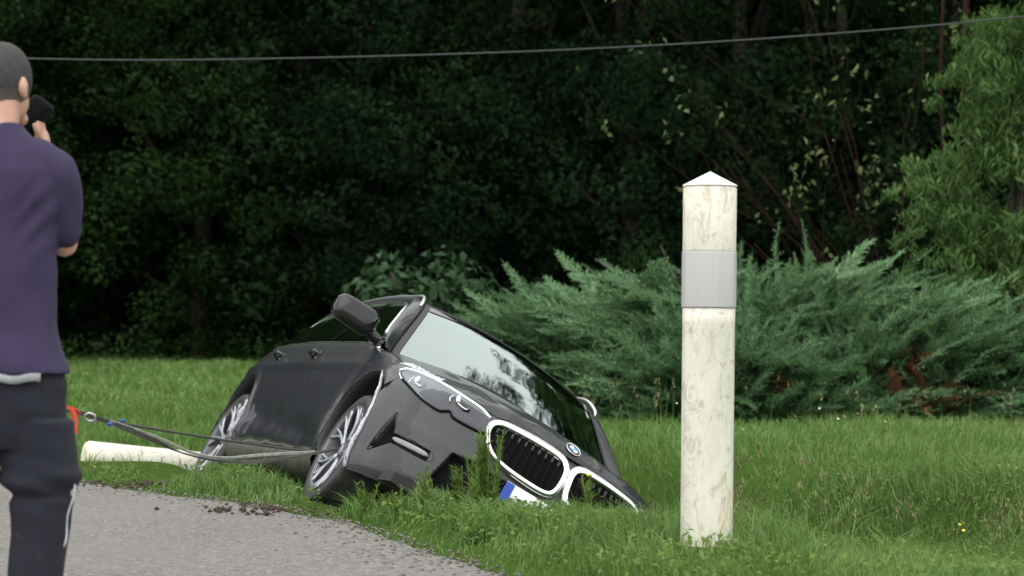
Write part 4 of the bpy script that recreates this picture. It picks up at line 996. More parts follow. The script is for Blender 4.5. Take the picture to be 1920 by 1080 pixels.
shrub('leafy_shrub', (-1.15, 27), [(r_.uniform(-.62, .75), r_.uniform(-.4, .4), r_.uniform(.1, 1.55), r_.uniform(.25, .42)) for _ in range(26)], 420, .15, .085, M_shrub, 'broad leaved green shrub between the wood and the car roof', 'shrub', seed=4)
shrub('leafy_shrub', (2.2, 24), [(r_.uniform(-1.1, .8), r_.uniform(-.3, .3), r_.uniform(.7, 1.78), r_.uniform(.18, .3)) for _ in range(20)], 420, .11, .045, M_wood2, 'small leaved shrub poking up behind the junipers left of the post', 'shrub', seed=5)
# ------------------------------------------------------------------ light green tree at the right edge
M_light = leaf_mat('light green narrow leaves', [(0, (.060, .12, .032)), (.5, (.105, .195, .055)), (.9, (.16, .27, .085)), (1, (.24, .32, .12))], .45, .55, (.42, .52, .45), 1.1)
cl = []
for k in range(260):
    z = r_.uniform(.05, 5.8); xl = float(np.interp(z, [0, .9, 1.7, 2.33, 3.0, 3.5, 4.04, 5.8], [4.1, 3.82, 3.72, 3.82, 3.98, 4.2, 4.55, 4.8])); rr = r_.uniform(.12, .34)
    cl.append((r_.uniform(xl + .12 + rr * .6, 6.0) - 4.75, r_.uniform(-.7, .8), z, rr))
for k in range(90):
    z = r_.uniform(.3, 5.8); xl = float(np.interp(z, [0, .9, 1.7, 2.33, 3.0, 3.5, 4.04, 5.8], [4.1, 3.82, 3.72, 3.82, 3.98, 4.2, 4.55, 4.8])); cl.append((xl - 4.75 + r_.normal(.16, .10), r_.uniform(-.5, .3), z, r_.uniform(.07, .14)))
shrub('light_green_tree', (4.75, 22), cl, 2500, .115, .028, M_light, 'light green tree with narrow drooping leaves at the right edge', 'tree', droop=1.1, seed=6)
# ------------------------------------------------------------------ sparse brown-branched tree
M_branch = simple('reddish brown branches', (.028, .017, .013), 1, var=.35, scale=6); M_branch.node_tree.nodes['Principled BSDF'].inputs['Specular IOR Level'].default_value = 0
M_yleaf = leaf_mat('sparse pale leaves', [(0, (.05, .085, .028)), (.5, (.10, .14, .05)), (1, (.20, .23, .10))], .35, .5)
def sparse_tree():
    r = np.random.default_rng(12); t = empty('bare_branched_tree', (4.35, 25, 0)); parts = []; tips = []
    def grow(p, d, L, rad, lvl):
        n = 6; pts = [p]; 
        for i in range(n): d = d + r.normal(0, .07, 3) + np.array([0, 0, .02]); d /= np.linalg.norm(d); pts.append(pts[-1] + d * L / n)
        parts.append(tube(pts, list(np.linspace(rad, rad * .45, n + 1)), 5 if lvl else 7))
        if lvl >= 3: tips.append(pts[-1]); tips.append(pts[3]); return
        for k in range(2 if lvl > 1 else 3):
            i = r.integers(2, n + 1); nd = d + r.normal(0, .38, 3); nd[1] *= .6; nd[2] = max(nd[2], .45); nd /= np.linalg.norm(nd); grow(pts[i], nd, L * r.uniform(.5, .75), rad * .5, lvl + 1)
    for a, l in ((-.95, 2.4), (-.72, 3.0), (-.55, 2.6), (-.36, 3.0), (-.16, 3.2), (.05, 2.6), (-.8, 2.0)):
        d = np.array([math.sin(a), r.uniform(-.25, .25), math.cos(a)]); grow(np.array([r.uniform(-.12, .12), 0, .2]), d, l, .015, 1)
    parts.append(tube([(0, 0, -.1), (0, 0, .4)], [.12, .09], 8)); V, F = merge(parts); mesh_np('trunk', V, F, M_branch, t, True)
    T = np.array([p for p in tips if p[2] > .9]); C = np.repeat(T, 16, 0) + r.normal(0, .11, (len(T) * 16, 3)); C = C[r.uniform(0, 1, len(C)) < (.40 * smoothstep(.8, 3.0, C[:, 2]) + .15) * (vnoise(C[:, 0] * 2.6, C[:, 2] * 2.6, 90) > .46)]
    N = r.normal(0, 1, C.shape); N /= np.linalg.norm(N, axis=1)[:, None]; V, F = leafquads(C, N, r.uniform(.06, .12, len(C)), r.uniform(.03, .06, len(C)), .8)
    mesh_np('leaves', V, F, M_yleaf, t)['kind'] = 'stuff'; return tag(t, 'nearly bare tree with fanned brown branches and few pale leaves', 'tree')
sparse_tree()
for (x, y, r0, lb) in ((5.42, 27, .05, 'slim reddish trunk left of the light green tree'), (5.42, 28.5, .03, 'thinner leaning trunk beside the slim reddish one')):
    t = empty('slim_tree', (x, y, 0)); V, F = tube([(0, 0, -.1), (.05, 0, 2), (-.03, 0, 4), (.1, 0, 7)], [r0, r0 * .9, r0 * .8, r0 * .5], 8); mesh_np('trunk', V, F, M_branch, t, True)
    C = r_.normal(0, 1, (300, 3)) * [.8, .6, .8] + [0, 0, 6.8]; N = r_.normal(0, 1, C.shape); N /= np.linalg.norm(N, axis=1)[:, None]; V, F = leafquads(C, N, r_.uniform(.1, .2, 300), r_.uniform(.05, .09, 300), .5); mesh_np('crown', V, F, M_wood2, t); tag(t, lb, 'tree')
# ------------------------------------------------------------------ weeds on the verge in front of the bumper
M_weed = leaf_mat('weed leaves', [(0, (.08, .15, .03)), (.6, (.155, .245, .055)), (1, (.25, .33, .10))], .5, .5)
clover(24000, 6.8, 13.5, 'clover and small broad weeds mixed into the verge grass')
def weed(px, py, h, nst, spread, label, seed):
    r = np.random.default_rng(seed); z0 = float(height(px, py)); t = empty('weed_plant', (px, py, z0)); parts = []; C = []; D = []
    for k in range(nst):
        hh = h * r.uniform(.6, 1.05); b = np.array([r.normal(0, spread * .35), r.normal(0, spread * .35), 0]); tp = b + np.array([r.normal(0, spread * .6), r.normal(0, spread * .4), hh]); m = (b + tp) / 2 + r.normal(0, .01, 3)
        parts.append(tube([b, m, tp], [.0035, .003, .0015], 5)); 
        for i in range(int(hh * 240)):
            f = r.uniform(.12, 1) ** .8; p = b + (tp - b) * f; C.append(p); D.append((r.uniform(0, 6.28), .065 * (1.15 - f * .75) * r.uniform(.6, 1.2)))
    V, F = merge(parts); mesh_np('stems', V, F, M_weed, t)['kind'] = 'stuff'
    C = np.array(C); az = np.array([d[0] for d in D]); L = np.array([d[1] for d in D])
    global rng
    keep = rng; rng = r; V, F = blades(C, L * .75, L * .16, np.full(len(C), 1.0), az, r.uniform(0, .5, len(C))); rng = keep
    mesh_np('leaves', V, F, M_weed, t)['kind'] = 'stuff'; return tag(t, label, 'weed', 'leafy weeds on the verge')
def gxy(px, Y): return (px - 960) / 4250 * Y
for px, Y, h, ns, sp, lb in ((905, 10.15, .40, 13, .075, 'bushy light green weed in front of the left kidney grille'), (862, 10.3, .24, 6, .05, 'low fuzzy weed left of the bushy one below the bumper'), (797, 10.35, .27, 4, .03, 'single spindly weed below the fog lamp'), (690, 10.45, .17, 4, .04, 'small weed beside the front tyre'), (735, 10.4, .14, 4, .04, 'short weed between front tyre and bumper'), (1105, 9.75, .22, 5, .05, 'weed with a yellow flower before the second grille'), (1215, 10.2, .22, 5, .06, 'wispy weed by the buried bonnet corner')):
    w_ = weed(gxy(px, Y), Y, h, ns, sp, lb, int(px))
    if px == 1105:
        V, F = lathe([(.0, .0), (.012, .004), (.014, .010), (.0, .014)], 10, False); mesh_np('flower', V + [0, 0, .22], F, M_yel, w_)

# tall tree just outside the frame on the right (it shows in the windscreen's reflection)
cl = [(r_.normal(0, 1.45), r_.normal(0, 1.2), r_.uniform(1.0, 19.0), r_.uniform(.4, 1.15)) for _ in range(130)]
shrub('roadside_tree', (9.2, 23), cl, 75, .30, .18, M_wood2, 'tall ragged tree beyond the right margin, mirrored in the windscreen', 'tree', seed=20)

# ragged taller grass against the lower edge of the car
def ragged(n, px0, px1, y0, y1, h0, h1, label, dens=None):
    px = rng.uniform(px0, px1, n); y = rng.uniform(y0, y1, n) + .0; x = (px - 960) / 4250 * y
    if dens is not None: k = vnoise(px / 38.0, y * 3, 61) > dens; x, y = x[k], y[k]
    u, v = uv_road(x, y); k = u > .10; x, y = x[k], y[k]; m = len(x); z = height(x, y); cl_ = .5 + .8 * vnoise(x * 7, y * 5, 62)
    V, F = blades(np.stack([x, y, z], 1), rng.uniform(h0, h1, m) * cl_ * wheel_short(x, y), rng.uniform(.004, .009, m), rng.uniform(.1, .8, m), 7 * vnoise(x * 5, y * 4, 63) + rng.normal(0, .9, m), rng.uniform(.2, 1, m)); tag(mesh_np('tall_grass', V, F, [M_grass]), label, kind='stuff')
ragged(3000, 560, 960, 10.0, 10.75, .05, .15, 'ragged taller grass below the front wheel and bumper', .38)
ragged(4600, 860, 1200, 9.2, 10.0, .05, .15, 'ragged tall grass hiding the lower grille and plate', .30)
ragged(1800, 330, 580, 11.8, 13.2, .06, .17, 'ragged grass between the two right wheels', .35)
ragged(1500, 1290, 1700, 9.3, 11.5, .10, .28, 'ragged tall grass right of the buried bonnet', .5)
# ------------------------------------------------------------------ white marker posts
def post_mat():
    n = NB('weathered white post plastic'); a = n.noise(5, 6, rough=.7, stretch=(1, 1, .35)); b = n.noise(16, 7, rough=.8, dist=1.2, stretch=(1, 1, .5)); c = n.noise(60, 4)
    col = n.ramp(a, [(.32, (.54, .53, .45)), (.52, (.66, .645, .56)), (.68, (.58, .54, .37))])
    col = n.mix(n.ramp(b, [(.51, (0,) * 3), (.60, (.5,) * 3), (.72, (.85,) * 3)]), col, (.28, .235, .15)); col = n.mix(n.ramp(c, [(.62, (0,) * 3), (.8, (.4,) * 3)]), col, (.45, .44, .36))
    n.set(Base_Color=col, Roughness=.5); n.bump(b, .08, .004); return n.m
M_post = post_mat(); M_cap = simple('clean white cap', (.80, .80, .79), .4, var=.03, scale=12)
def band_mat():
    n = NB('grey reflective band'); w = n.n('ShaderNodeTexBrick', i_Scale=46.0); tc = n.n('ShaderNodeTexCoord'); n.l(tc.outputs['Object'], w.inputs['Vector'])
    w.inputs['Color1'].default_value = (.42, .42, .42, 1); w.inputs['Color2'].default_value = (.44, .44, .44, 1); w.inputs['Mortar'].default_value = (.40, .40, .40, 1)
    n.set(Base_Color=w.outputs['Color'], Roughness=.35); n.b.inputs['Metallic'].default_value = 0; return n.m
M_band = band_mat()
def make_post():
    t = empty('marker_post'); R = .0995
    mesh_np('post_body', *lathe([(R - .045, -.262), (R - .012, -.252), (R - .002, -.235), (R - .002, .0), (R - .001, .8), (R, .857)], 56), M_post, t, True)
    V, F = lathe([(R + .003, .858), (R + .0035, .862), (R + .0035, 1.064), (R + .003, 1.068)], 56); mesh_np('reflective_band', V, F, M_band, t, True)
    mesh_np('post_top', *lathe([(R, 1.069), (R + .0008, 1.073), (R + .0012, 1.306), (R - .003, 1.311)], 56), M_post, t, True)
    mesh_np('cone_cap', *lathe([(R - .004, 1.311), (R + .003, 1.313), (R + .003, 1.318), (.004, 1.368), (.0005, 1.370)], 56), M_cap, t)
    mesh_np('seam', *tube([((R + .0015) * math.cos(-1.0), (R + .0015) * math.sin(-1.0), z) for z in np.linspace(1.08, 1.30, 5)], .0015, 5), M_post, t)
    return t
for nm in (0, 1):
    pt = make_post() if nm == 0 else copy_tree(pt)
    if nm == 0:
        pt.location = (.728, 8.5, .118); pt.rotation_euler = (0, math.radians(.75), .4)
        tag(pt, 'upright white marker post with grey reflective band', 'post', 'white roadside marker posts')
        for c in pt.children:
            if c.name.startswith('post') or c.name.startswith('cone'):
                for p in c.data.polygons: p.use_smooth = len(p.vertices) == 4
    else:
        M = Matrix.Translation((-2.68, 14.25, .075)) @ Matrix.Rotation(math.radians(27), 4, 'Z') @ Matrix.Rotation(math.radians(97), 4, 'Y') @ Matrix.Rotation(2.2, 4, 'Z') @ Matrix.Translation((0, 0, .25))
        pt.matrix_world = M; tag(pt, 'white marker post knocked flat in the grass behind the rear wheel', 'post', 'white roadside marker posts')
# a few long blades standing right before the upright post
Pb = [((px - 960) / 4250 * 8.32, 8.32 + (px % 7) * .01) for px in (1283, 1296, 1302, 1318, 1330, 1340, 1347, 1352, 1362, 1372, 1290, 1325)]
Pb = np.array([(x, y, float(height(x, y))) for x, y in Pb]); hb = np.array([.06, .07, .05, .06, .07, .13, .12, .07, .09, .06, .05, .05]); ab = np.array([2.8, 3.0, .3, 2.6, .2, 3.0, .1, .4, .2, 1.0, 3.3, 2.0])
V, F = blades(Pb, hb, np.full(12, .007), np.array([.3, .4, .3, .2, .4, .25, .2, .1, .3, .3, .2, .1]), ab, np.full(12, .1)); tag(mesh_np('grass_tuft', V, F, M_grass), 'tuft of long blades at the foot of the upright post', kind='stuff')

# ------------------------------------------------------------------ overhead cable
def P3(px, py, Y): return np.array([(px - 960) / 4250 * Y, Y, CAM_H + (600 - py) / 4250 * Y])
cpts = [P3(px, py, 19) for px, py in ((-900, 75), (-300, 100), (0, 108), (300, 112), (700, 105), (1100, 91), (1500, 67), (1920, 30), (2500, -40), (3200, -140))]
T = np.linspace(0, len(cpts) - 1, 60); tag(mesh_np('overhead_cable', *tube(cr(np.arange(len(cpts)), np.array(cpts), T), .007, 8), simple('grey cable sheath', (.035, .04, .04), .7), smooth=True), 'thin grey cable strung across the top of the scene', 'cable')

# ------------------------------------------------------------------ tow strap
M_strap = simple('grey green webbing', (.095, .10, .085), .85, var=.35, scale=45, bump=.3); M_rope = simple('dark rope', (.045, .045, .042), .8, var=.3, scale=60, bump=.3)
M_stblue = simple('blue tie', (.02, .07, .26), .6); M_orange = simple('orange ribbon', (.50, .055, .018), .6); M_steel = simple('shackle steel', (.45, .45, .46), .35, .9)
M_palest = simple('pale worn webbing', (.36, .37, .33), .85, var=.3, scale=40)
st = empty('tow_strap', (0, 0, 0))
def ribbon(name, pts, w, mat, th=.0025, twist=None, parent=None):
    P = np.array(pts); k = len(P); T = np.linspace(0, k - 1, (k - 1) * 8 + 1); Q = cr(np.arange(k), P, T); w = np.interp(T, np.arange(k), np.broadcast_to(w, k)); tw = np.interp(T, np.arange(k), twist if twist is not None else np.zeros(k))
    D = np.gradient(Q, axis=0); D /= np.linalg.norm(D, axis=1)[:, None]; V = []
    for q, d, ww, t in zip(Q, D, w, tw):
        s = np.cross(d, [0, 1, 0]); s /= np.linalg.norm(s); n = np.cross(d, s); a = s * math.cos(t) + n * math.sin(t); b = np.cross(d, a)
        V += [q - a * ww / 2 - b * th, q + a * ww / 2 - b * th, q + a * ww / 2 + b * th, q - a * ww / 2 + b * th]
    V = np.array(V); F = []
    for i in range(len(Q) - 1):
        for j in range(4): F.append((i * 4 + j, i * 4 + (j + 1) % 4, (i + 1) * 4 + (j + 1) % 4, (i + 1) * 4 + j))
    return mesh_np(name, V, F, mat, parent or st)
ribbon('webbing', [P3(-420, 660, 8.0), P3(-100, 728, 8.6), P3(60, 757, 8.9), P3(140, 771, 9.05), P3(205, 791, 9.2)], .016, M_rope, .005)
mesh_np('rope', *tube([P3(200, 789, 9.2), P3(300, 806, 9.7), P3(420, 825, 10.25), P3(520, 839, 10.6), P3(603, 848, 10.85), P3(632, 842, 10.95)], 0.0055, 8), M_rope, st, True)
ribbon('sling', [P3(203, 790, 9.2), P3(225, 799, 9.28), P3(262, 812, 9.45), P3(300, 830, 9.62), P3(340, 848, 9.8), P3(400, 862, 10.0), P3(470, 866, 10.2), P3(530, 860, 10.45), P3(585, 851, 10.75), P3(628, 840, 10.95)],
       [.008, .020, .032, .022, .008, .012, .018, .012, .010, .010], M_strap, .0018, [0, .2, .1, .3, .9, .5, .1, .5, .3, 0])
ribbon('sling', [P3(205, 788, 9.19), P3(250, 803, 9.38), P3(310, 826, 9.6), P3(362, 849, 9.8), P3(420, 858, 10.0), P3(500, 852, 10.3), P3(590, 847, 10.78)], [.008, .011, .012, .013, .012, .013, .012], M_palest, .0015, [0, .6, .2, .4, .7, .2, .4])
def blob(name, c, s, mat, parent):
    V, F = lathe([(0, -1), (.6, -.8), (1, 0), (.6, .8), (0, 1)], 10, False); return mesh_np(name, V * s + c, F, mat, parent, True)
blob('blue_tie', P3(206, 795, 9.17), (.013, .010, .009), M_stblue, st); blob('blue_tie', P3(231, 789, 9.25), (.013, .008, .008), M_stblue, st)
mesh_np('shackle', *tube([P3(160, 778, 9.05), P3(168, 774, 9.04), P3(178, 778, 9.05), P3(180, 788, 9.06), P3(168, 790, 9.07), P3(158, 784, 9.06)], .0055, 6, closed=True), M_steel, st, True)
ribbon('orange_ribbon', [P3(134, 766, 8.95), P3(140, 774, 8.95), P3(144, 792, 8.95), P3(142, 814, 8.95)], .012, M_orange, .002); ribbon('orange_ribbon', [P3(134, 770, 8.97), P3(137, 782, 8.97), P3(138, 802, 8.97)], .010, M_orange, .002)
ribbon('orange_ribbon', [P3(120, 762, 8.94), P3(140, 768, 8.96), P3(150, 776, 9.0)], .014, M_orange, .003)
tag(st, 'tow strap stretched from behind the man to the front wheel', 'tow strap')
# stones at lower right
M_stone = simple('lichen covered stone', (.30, .27, .18), .9, var=.4, scale=30, bump=.6)
for k, (px, Y, s, lb) in enumerate(((1875, 8.22, (.050, .05, .045), 'left of two pale lichened stones in the lower right corner'), (1925, 8.3, (.06, .05, .055), 'right of two pale lichened stones in the lower right corner'))):
    x = (px - 960) / 4250 * Y; V = []; nu, nv = 18, 10
    for i in range(nu):
        for j in range(nv + 1):
            a = 2 * math.pi * i / nu; b = math.pi * (j / nv - .5); w = 1 + .18 * math.sin(3 * a + k) * math.cos(2 * b) + .08 * math.sin(7 * a + 5 * b); V.append((s[0] * w * math.cos(b) * math.cos(a), s[1] * w * math.cos(b) * math.sin(a), s[2] * w * math.sin(b)))
    o = mesh_np('stone', V, grid_faces(nu, nv + 1, True), M_stone, None, True); o.location = (x, Y, float(height(x, Y)) + .02); tag(o, lb, 'stone', 'pale stones in the grass')
# ------------------------------------------------------------------ the man filming, seen from behind
def solid(V, F): return np.asarray(V, float), F
def ell(c, r, nu=20, nv=12, rot=None):
    V = []; 
    for j in range(1, nv):
        b = math.pi * (j / nv - .5)
        for i in range(nu): a = 2 * math.pi * i / nu; V.append((r[0] * math.cos(b) * math.cos(a), r[1] * math.cos(b) * math.sin(a), r[2] * math.sin(b)))
    V.append((0, 0, -r[2])); V.append((0, 0, r[2])); n = nu; F = []
    for j in range(nv - 2):
        for i in range(n): F.append((j * n + i, j * n + (i + 1) % n, (j + 1) * n + (i + 1) % n, (j + 1) * n + i))
    for i in range(n): F.append((len(V) - 2, (i + 1) % n, i)); F.append((len(V) - 1, (nv - 2) * n + i, (nv - 2) * n + (i + 1) % n))
    V = np.array(V)
    if rot is not None: V = V @ np.array(rot.to_3x3()).T
    return V + c, F
def loftz(rings, n=28, e=2.4):
    """rings (cx,cy,z,rx,ry)"""
    V = []
    for cx, cy, z, rx, ry in rings:
        for i in range(n):
            a = 2 * math.pi * i / n; ca, sa = math.cos(a), math.sin(a); f = (abs(ca) ** e + abs(sa) ** e) ** (-1 / e); V.append((cx + rx * f * ca, cy + ry * f * sa, z))
    F = []
    for k in range(len(rings) - 1):
        for i in range(n): F.append((k * n + i, k * n + (i + 1) % n, (k + 1) * n + (i + 1) % n, (k + 1) * n + i))
    F.append(tuple(range(n))[::-1]); F.append(tuple((len(rings) - 1) * n + i for i in range(n))); return np.array(V), F
def limb(pts, rad, n=14, sub=5):
    P = np.array(pts, float); k = len(P); T = np.linspace(0, k - 1, (k - 1) * sub + 1); Q = cr(np.arange(k), P, T) if k > 2 else P[0] + (P[1] - P[0]) * np.linspace(0, 1, sub + 1)[:, None]; R = np.interp(T, np.arange(k), rad)
    return [tube(Q, list(R), n), ell(Q[0], (R[0],) * 3, 12, 8), ell(Q[-1], (R[-1],) * 3, 12, 8)]
def fuse(name, parts, mat, parent, voxel=.008, smooth=3, disp=None):
    V, F = merge(parts); o = mesh_np(name, V, F, mat)
    m = o.modifiers.new('r', 'REMESH'); m.mode = 'VOXEL'; m.voxel_size = voxel; m.use_smooth_shade = True
    if smooth: s = o.modifiers.new('s', 'SMOOTH'); s.iterations = smooth; s.factor = .5
    dg = bpy.context.evaluated_depsgraph_get(); me = bpy.data.meshes.new_from_object(o.evaluated_get(dg)); old = o.data; o.modifiers.clear(); o.data = me; bpy.data.meshes.remove(old)
    if not me.materials: me.materials.append(mat)
    if disp is not None:
        n = len(me.vertices); co = np.zeros(n * 3, np.float32); me.vertices.foreach_get('co', co); no = np.zeros(n * 3, np.float32); me.vertices.foreach_get('normal', no); co = co.reshape(-1, 3); no = no.reshape(-1, 3)
        co = co + no * disp(co, no)[:, None]; me.vertices.foreach_set('co', co.astype(np.float32).ravel()); me.update()
    me.polygons.foreach_set('use_smooth', np.ones(len(me.polygons), bool)); o.parent = parent; return o
def skin_mat():
    n = NB('skin'); a = n.noise(14, 5); n.set(Base_Color=n.ramp(a, [(.3, (.42, .235, .17)), (.7, (.52, .31, .23))]), Roughness=.5); n.b.inputs['Subsurface Weight'].default_value = .08; n.b.inputs['Subsurface Radius'].default_value = (.02, .008, .004); return n.m
M_skin = skin_mat()
def cloth_mat(name, c, r=.9, w=2.2):
    n = NB(name); a = n.noise(3.5, 5); b = n.noise(240, 2); col = n.ramp(a, [(.3, tuple(v * .85 for v in c)), (.7, tuple(v * 1.12 for v in c))]); n.set(Base_Color=col, Roughness=r); n.bump(b, .25, .002); return n.m
M_shirt = cloth_mat('faded purple cotton', (.028, .019, .056))
def trouser_mat():
    n = NB('dark navy work trousers'); a = n.noise(4, 5); c = n.ramp(a, [(.3, (.0055, .0065, .013)), (.7, (.010, .0115, .021))]); m = n.noise(11, 7, rough=.8, dist=.8)
    tc = n.n('ShaderNodeTexCoord'); sp = n.n('ShaderNodeSeparateXYZ'); n.l(tc.outputs['Object'], sp.inputs[0]); lo = n.n('ShaderNodeMapRange'); lo.inputs['From Min'].default_value = .40; lo.inputs['From Max'].default_value = .22; n.l(sp.outputs['Z'], lo.inputs['Value'])
    mu = n.n('ShaderNodeMath', operation='MULTIPLY'); r = n.ramp(m, [(.56, (0,) * 3), (.66, (.8,) * 3)]); n.l(r, mu.inputs[0]); n.l(lo.outputs[0], mu.inputs[1])
    n.set(Base_Color=n.mix(mu.outputs[0], c, (.07, .065, .055)), Roughness=.95); n.bump(n.noise(220, 2), .25, .002); return n.m
M_trous = trouser_mat()
def hair_mat():
    n = NB('short greying hair'); a = n.noise(160, 4, rough=.8, stretch=(1, 1, .25)); n.set(Base_Color=n.ramp(a, [(.3, (.022, .020, .020)), (.6, (.055, .052, .052)), (.8, (.15, .145, .145))]), Roughness=.75); tc = n.n('ShaderNodeTexCoord'); sp = n.n('ShaderNodeSeparateXYZ'); n.l(tc.outputs['Object'], sp.inputs[0]); mr = n.n('ShaderNodeMapRange'); mr.inputs['From Min'].default_value = 1.60; mr.inputs['From Max'].default_value = 1.545; n.l(sp.outputs['Z'], mr.inputs['Value'])
    mul = n.n('ShaderNodeMath', operation='MULTIPLY'); n.l(mr.outputs[0], mul.inputs[0]); mul.inputs[1].default_value = .75
    n.l(n.mix(mul.outputs[0], n.ramp(a, [(.3, (.012, .011, .011)), (.6, (.038, .036, .036)), (.8, (.12, .115, .115))]), (.20, .165, .125)), n.b.inputs['Base Color'])
    n.bump(a, .6, .004); return n.m
M_hair = hair_mat()
man = empty('person', (-1.49, 6.54, 0)); tag(man, 'man in purple T-shirt seen from behind, filming with a small black camera', 'person')
HR = Matrix.Rotation(-.42, 4, 'Z')        # head turned to the right
hc = np.array([.012, .035, 1.615])
def hp(x, y, z): v = HR @ Vector((x, y, z)); return hc + np.array(v)
body = []
body.append(ell(hp(0, -.004, .018), (.074, .094, .102), 26, 18, HR)); body.append(ell(hp(0, .022, -.045), (.058, .068, .070), 20, 14, HR))      # skull, jaw
body.append(ell(hp(0, .088, -.018), (.012, .020, .018), 10, 8, HR)); body.append(ell(hp(0, .082, -.095), (.026, .022, .022), 12, 8, HR)); body.append(ell(hp(0, .082, .030), (.045, .012, .012), 12, 8, HR))   # nose, chin, brow
body += limb([(0, .0, 1.40), (.004, .008, 1.48), (.010, .022, 1.56)], [.066, .058, .057])
body.append(loftz([(0, .02, .92, .14, .095), (0, .02, 1.05, .135, .09), (0, .02, 1.25, .155, .10), (0, .02, 1.34, .15, .09), (0, .015, 1.41, .10, .065), (0, .01, 1.455, .06, .055)]))
body += limb([(.165, .01, 1.34), (.184, .05, 1.26), (.178, .10, 1.155)], [.046, .044, .040]); body += limb([(.178, .10, 1.155), (.135, .22, 1.31), (.070, .30, 1.440)], [.040, .036, .026])
body += limb([(-.165, .01, 1.34), (-.20, .08, 1.26), (-.185, .14, 1.17)], [.046, .044, .040]); body += limb([(-.185, .14, 1.17), (-.14, .26, 1.33), (-.06, .33, 1.445)], [.040, .036, .026])
for sx in (-1, 1): body += limb([(sx * .09, .01, .86), (sx * .10, .01, .50), (sx * .105, -.02, .09)], [.08, .055, .042]); body.append(ell((sx * .11, .05, .06), (.04, .11, .04)))
# hands: palm plus five fingers each
def hand(c, sgn):
    out = [ell(np.array(c) + [0, .01, .035], (.026, .040, .046), 14, 10)]
    for i, (dy, L) in enumerate(((.036, .070), (.014, .078), (-.008, .072), (-.028, .056))):
        b = np.array(c) + [0, dy, .07]; out += limb([b, b + [-sgn * .006, .0, L * .42], b + [-sgn * .030, .002, L * .72], b + [-sgn * .052, .0, L * .62]], [.0105, .0098, .0090, .0080], 8, 4)
    b = np.array(c) + [0, -.030, .02]; out += limb([b, b + [sgn * .006, -.026, .030], b + [-sgn * .004, -.036, .062]], [.0125, .0115, .0095], 8, 4)
    return out
HRC = (.064, .315, 1.432); body += hand(HRC, 1)
body += hand((-.055, .345, 1.455), -1)
# ears with a rim
for sx in (-1, 1):
    body.append(ell(hp(sx * .080, -.008, -.012), (.009, .016, .028), 12, 10, HR)); body.append(ell(hp(sx * .077, .0, -.036), (.008, .011, .012), 10, 8, HR))
fuse('body', body, M_skin, man, .006, 2)
for sx in (-1, 1):
    e = ell(hp(sx * .028, .076, .010), (.012, .008, .009), 12, 8); mesh_np('eye', *e, M_badgewhite, man, True)
mesh_np('mouth', *ell(hp(0, .092, -.062), (.024, .006, .007), 12, 8, HR), simple('lips', (.35, .13, .11), .5), man, True)
# hair: shell over the back of the skull, hairline fading down to the nape
Vh = []; nu, nv = 40, 24
for j in range(nv + 1):
    for i in range(nu):
        a = 2 * math.pi * i / nu; back = .5 - .5 * math.sin(a); zlow = -.45 - .62 * back ** .8 + (.0 if back > .25 else .55 * (1 - back * 4)); b = math.pi / 2 + (max(-1.35, math.asin(max(-.98, min(.9, zlow)))) - math.pi / 2) * (1 - j / nv); 
        k = 1.055 - .035 * (j / nv) ** 2; Vh.append(hp(.074 * k * math.cos(b) * math.cos(a), -.004 + .094 * k * math.cos(b) * math.sin(a), .018 + .102 * k * math.sin(b)))
mesh_np('hair', Vh, np.array([(j * nu + i, j * nu + (i + 1) % nu, (j + 1) * nu + (i + 1) % nu, (j + 1) * nu + i) for j in range(nv) for i in range(nu)]), M_hair, man, True)
# shirt
sh = [loftz([(-.0, .02, .775, .208, .146), (-.002, .02, .80, .206, .144), (-.004, .02, .90, .184, .128), (-.004, .02, 1.02, .170, .120), (-.003, .02, 1.16, .172, .122), (0, .018, 1.28, .186, .124), (0, .012, 1.36, .190, .112), (0, .008, 1.41, .165, .090), (0, .006, 1.445, .115, .072), (0, .008, 1.475, .078, .064), (.002, .010, 1.492, .066, .060)], e=2.3)]
sh += limb([(.130, .008, 1.385), (.176, .02, 1.345), (.190, .045, 1.25), (.186, .066, 1.195)], [.072, .066, .058, .055]); sh += limb([(-.135, .008, 1.39), (-.178, .02, 1.345), (-.205, .065, 1.25), (-.198, .09, 1.20)], [.072, .066, .058, .055])
sh = [p for i, p in enumerate(sh)]
def shirt_disp(co, no):
    x, y, z = co.T; d = .0045 * np.sin((x * 1.1 + z * .8) * 42 + 3 * vnoise(x * 8, z * 6, 4)) * smoothstep(.95, .80, z) * vnoise(x * 5, z * 4, 8)
    d = d + .020 * (vnoise(x * 16 + z * 5, z * 7 - x * 6, 5) - .5) + .006 * np.sin((z - x * 1.3) * 75) * np.exp(-((x - .14) / .05) ** 2 - ((z - 1.22) / .09) ** 2)
    d = d + .008 * (vnoise((x + z * .35) * 13, z * 2.2, 6) - .5) * smoothstep(1.15, .9, z); d = d - .006 * np.exp(-(x / .02) ** 2) * smoothstep(1.0, 1.2, z) * (y < 0); return d
shirt = fuse('t_shirt', sh, M_shirt, man, .007, 2, shirt_disp)
V, F = tube([(.066 * math.cos(a) + .002, .010 + .060 * math.sin(a), 1.490 + .006 * math.sin(a)) for a in np.linspace(0, 2 * math.pi, 33)[:-1]], .006, 8, closed=True); mesh_np('collar', V, F, M_shirt, shirt, True)
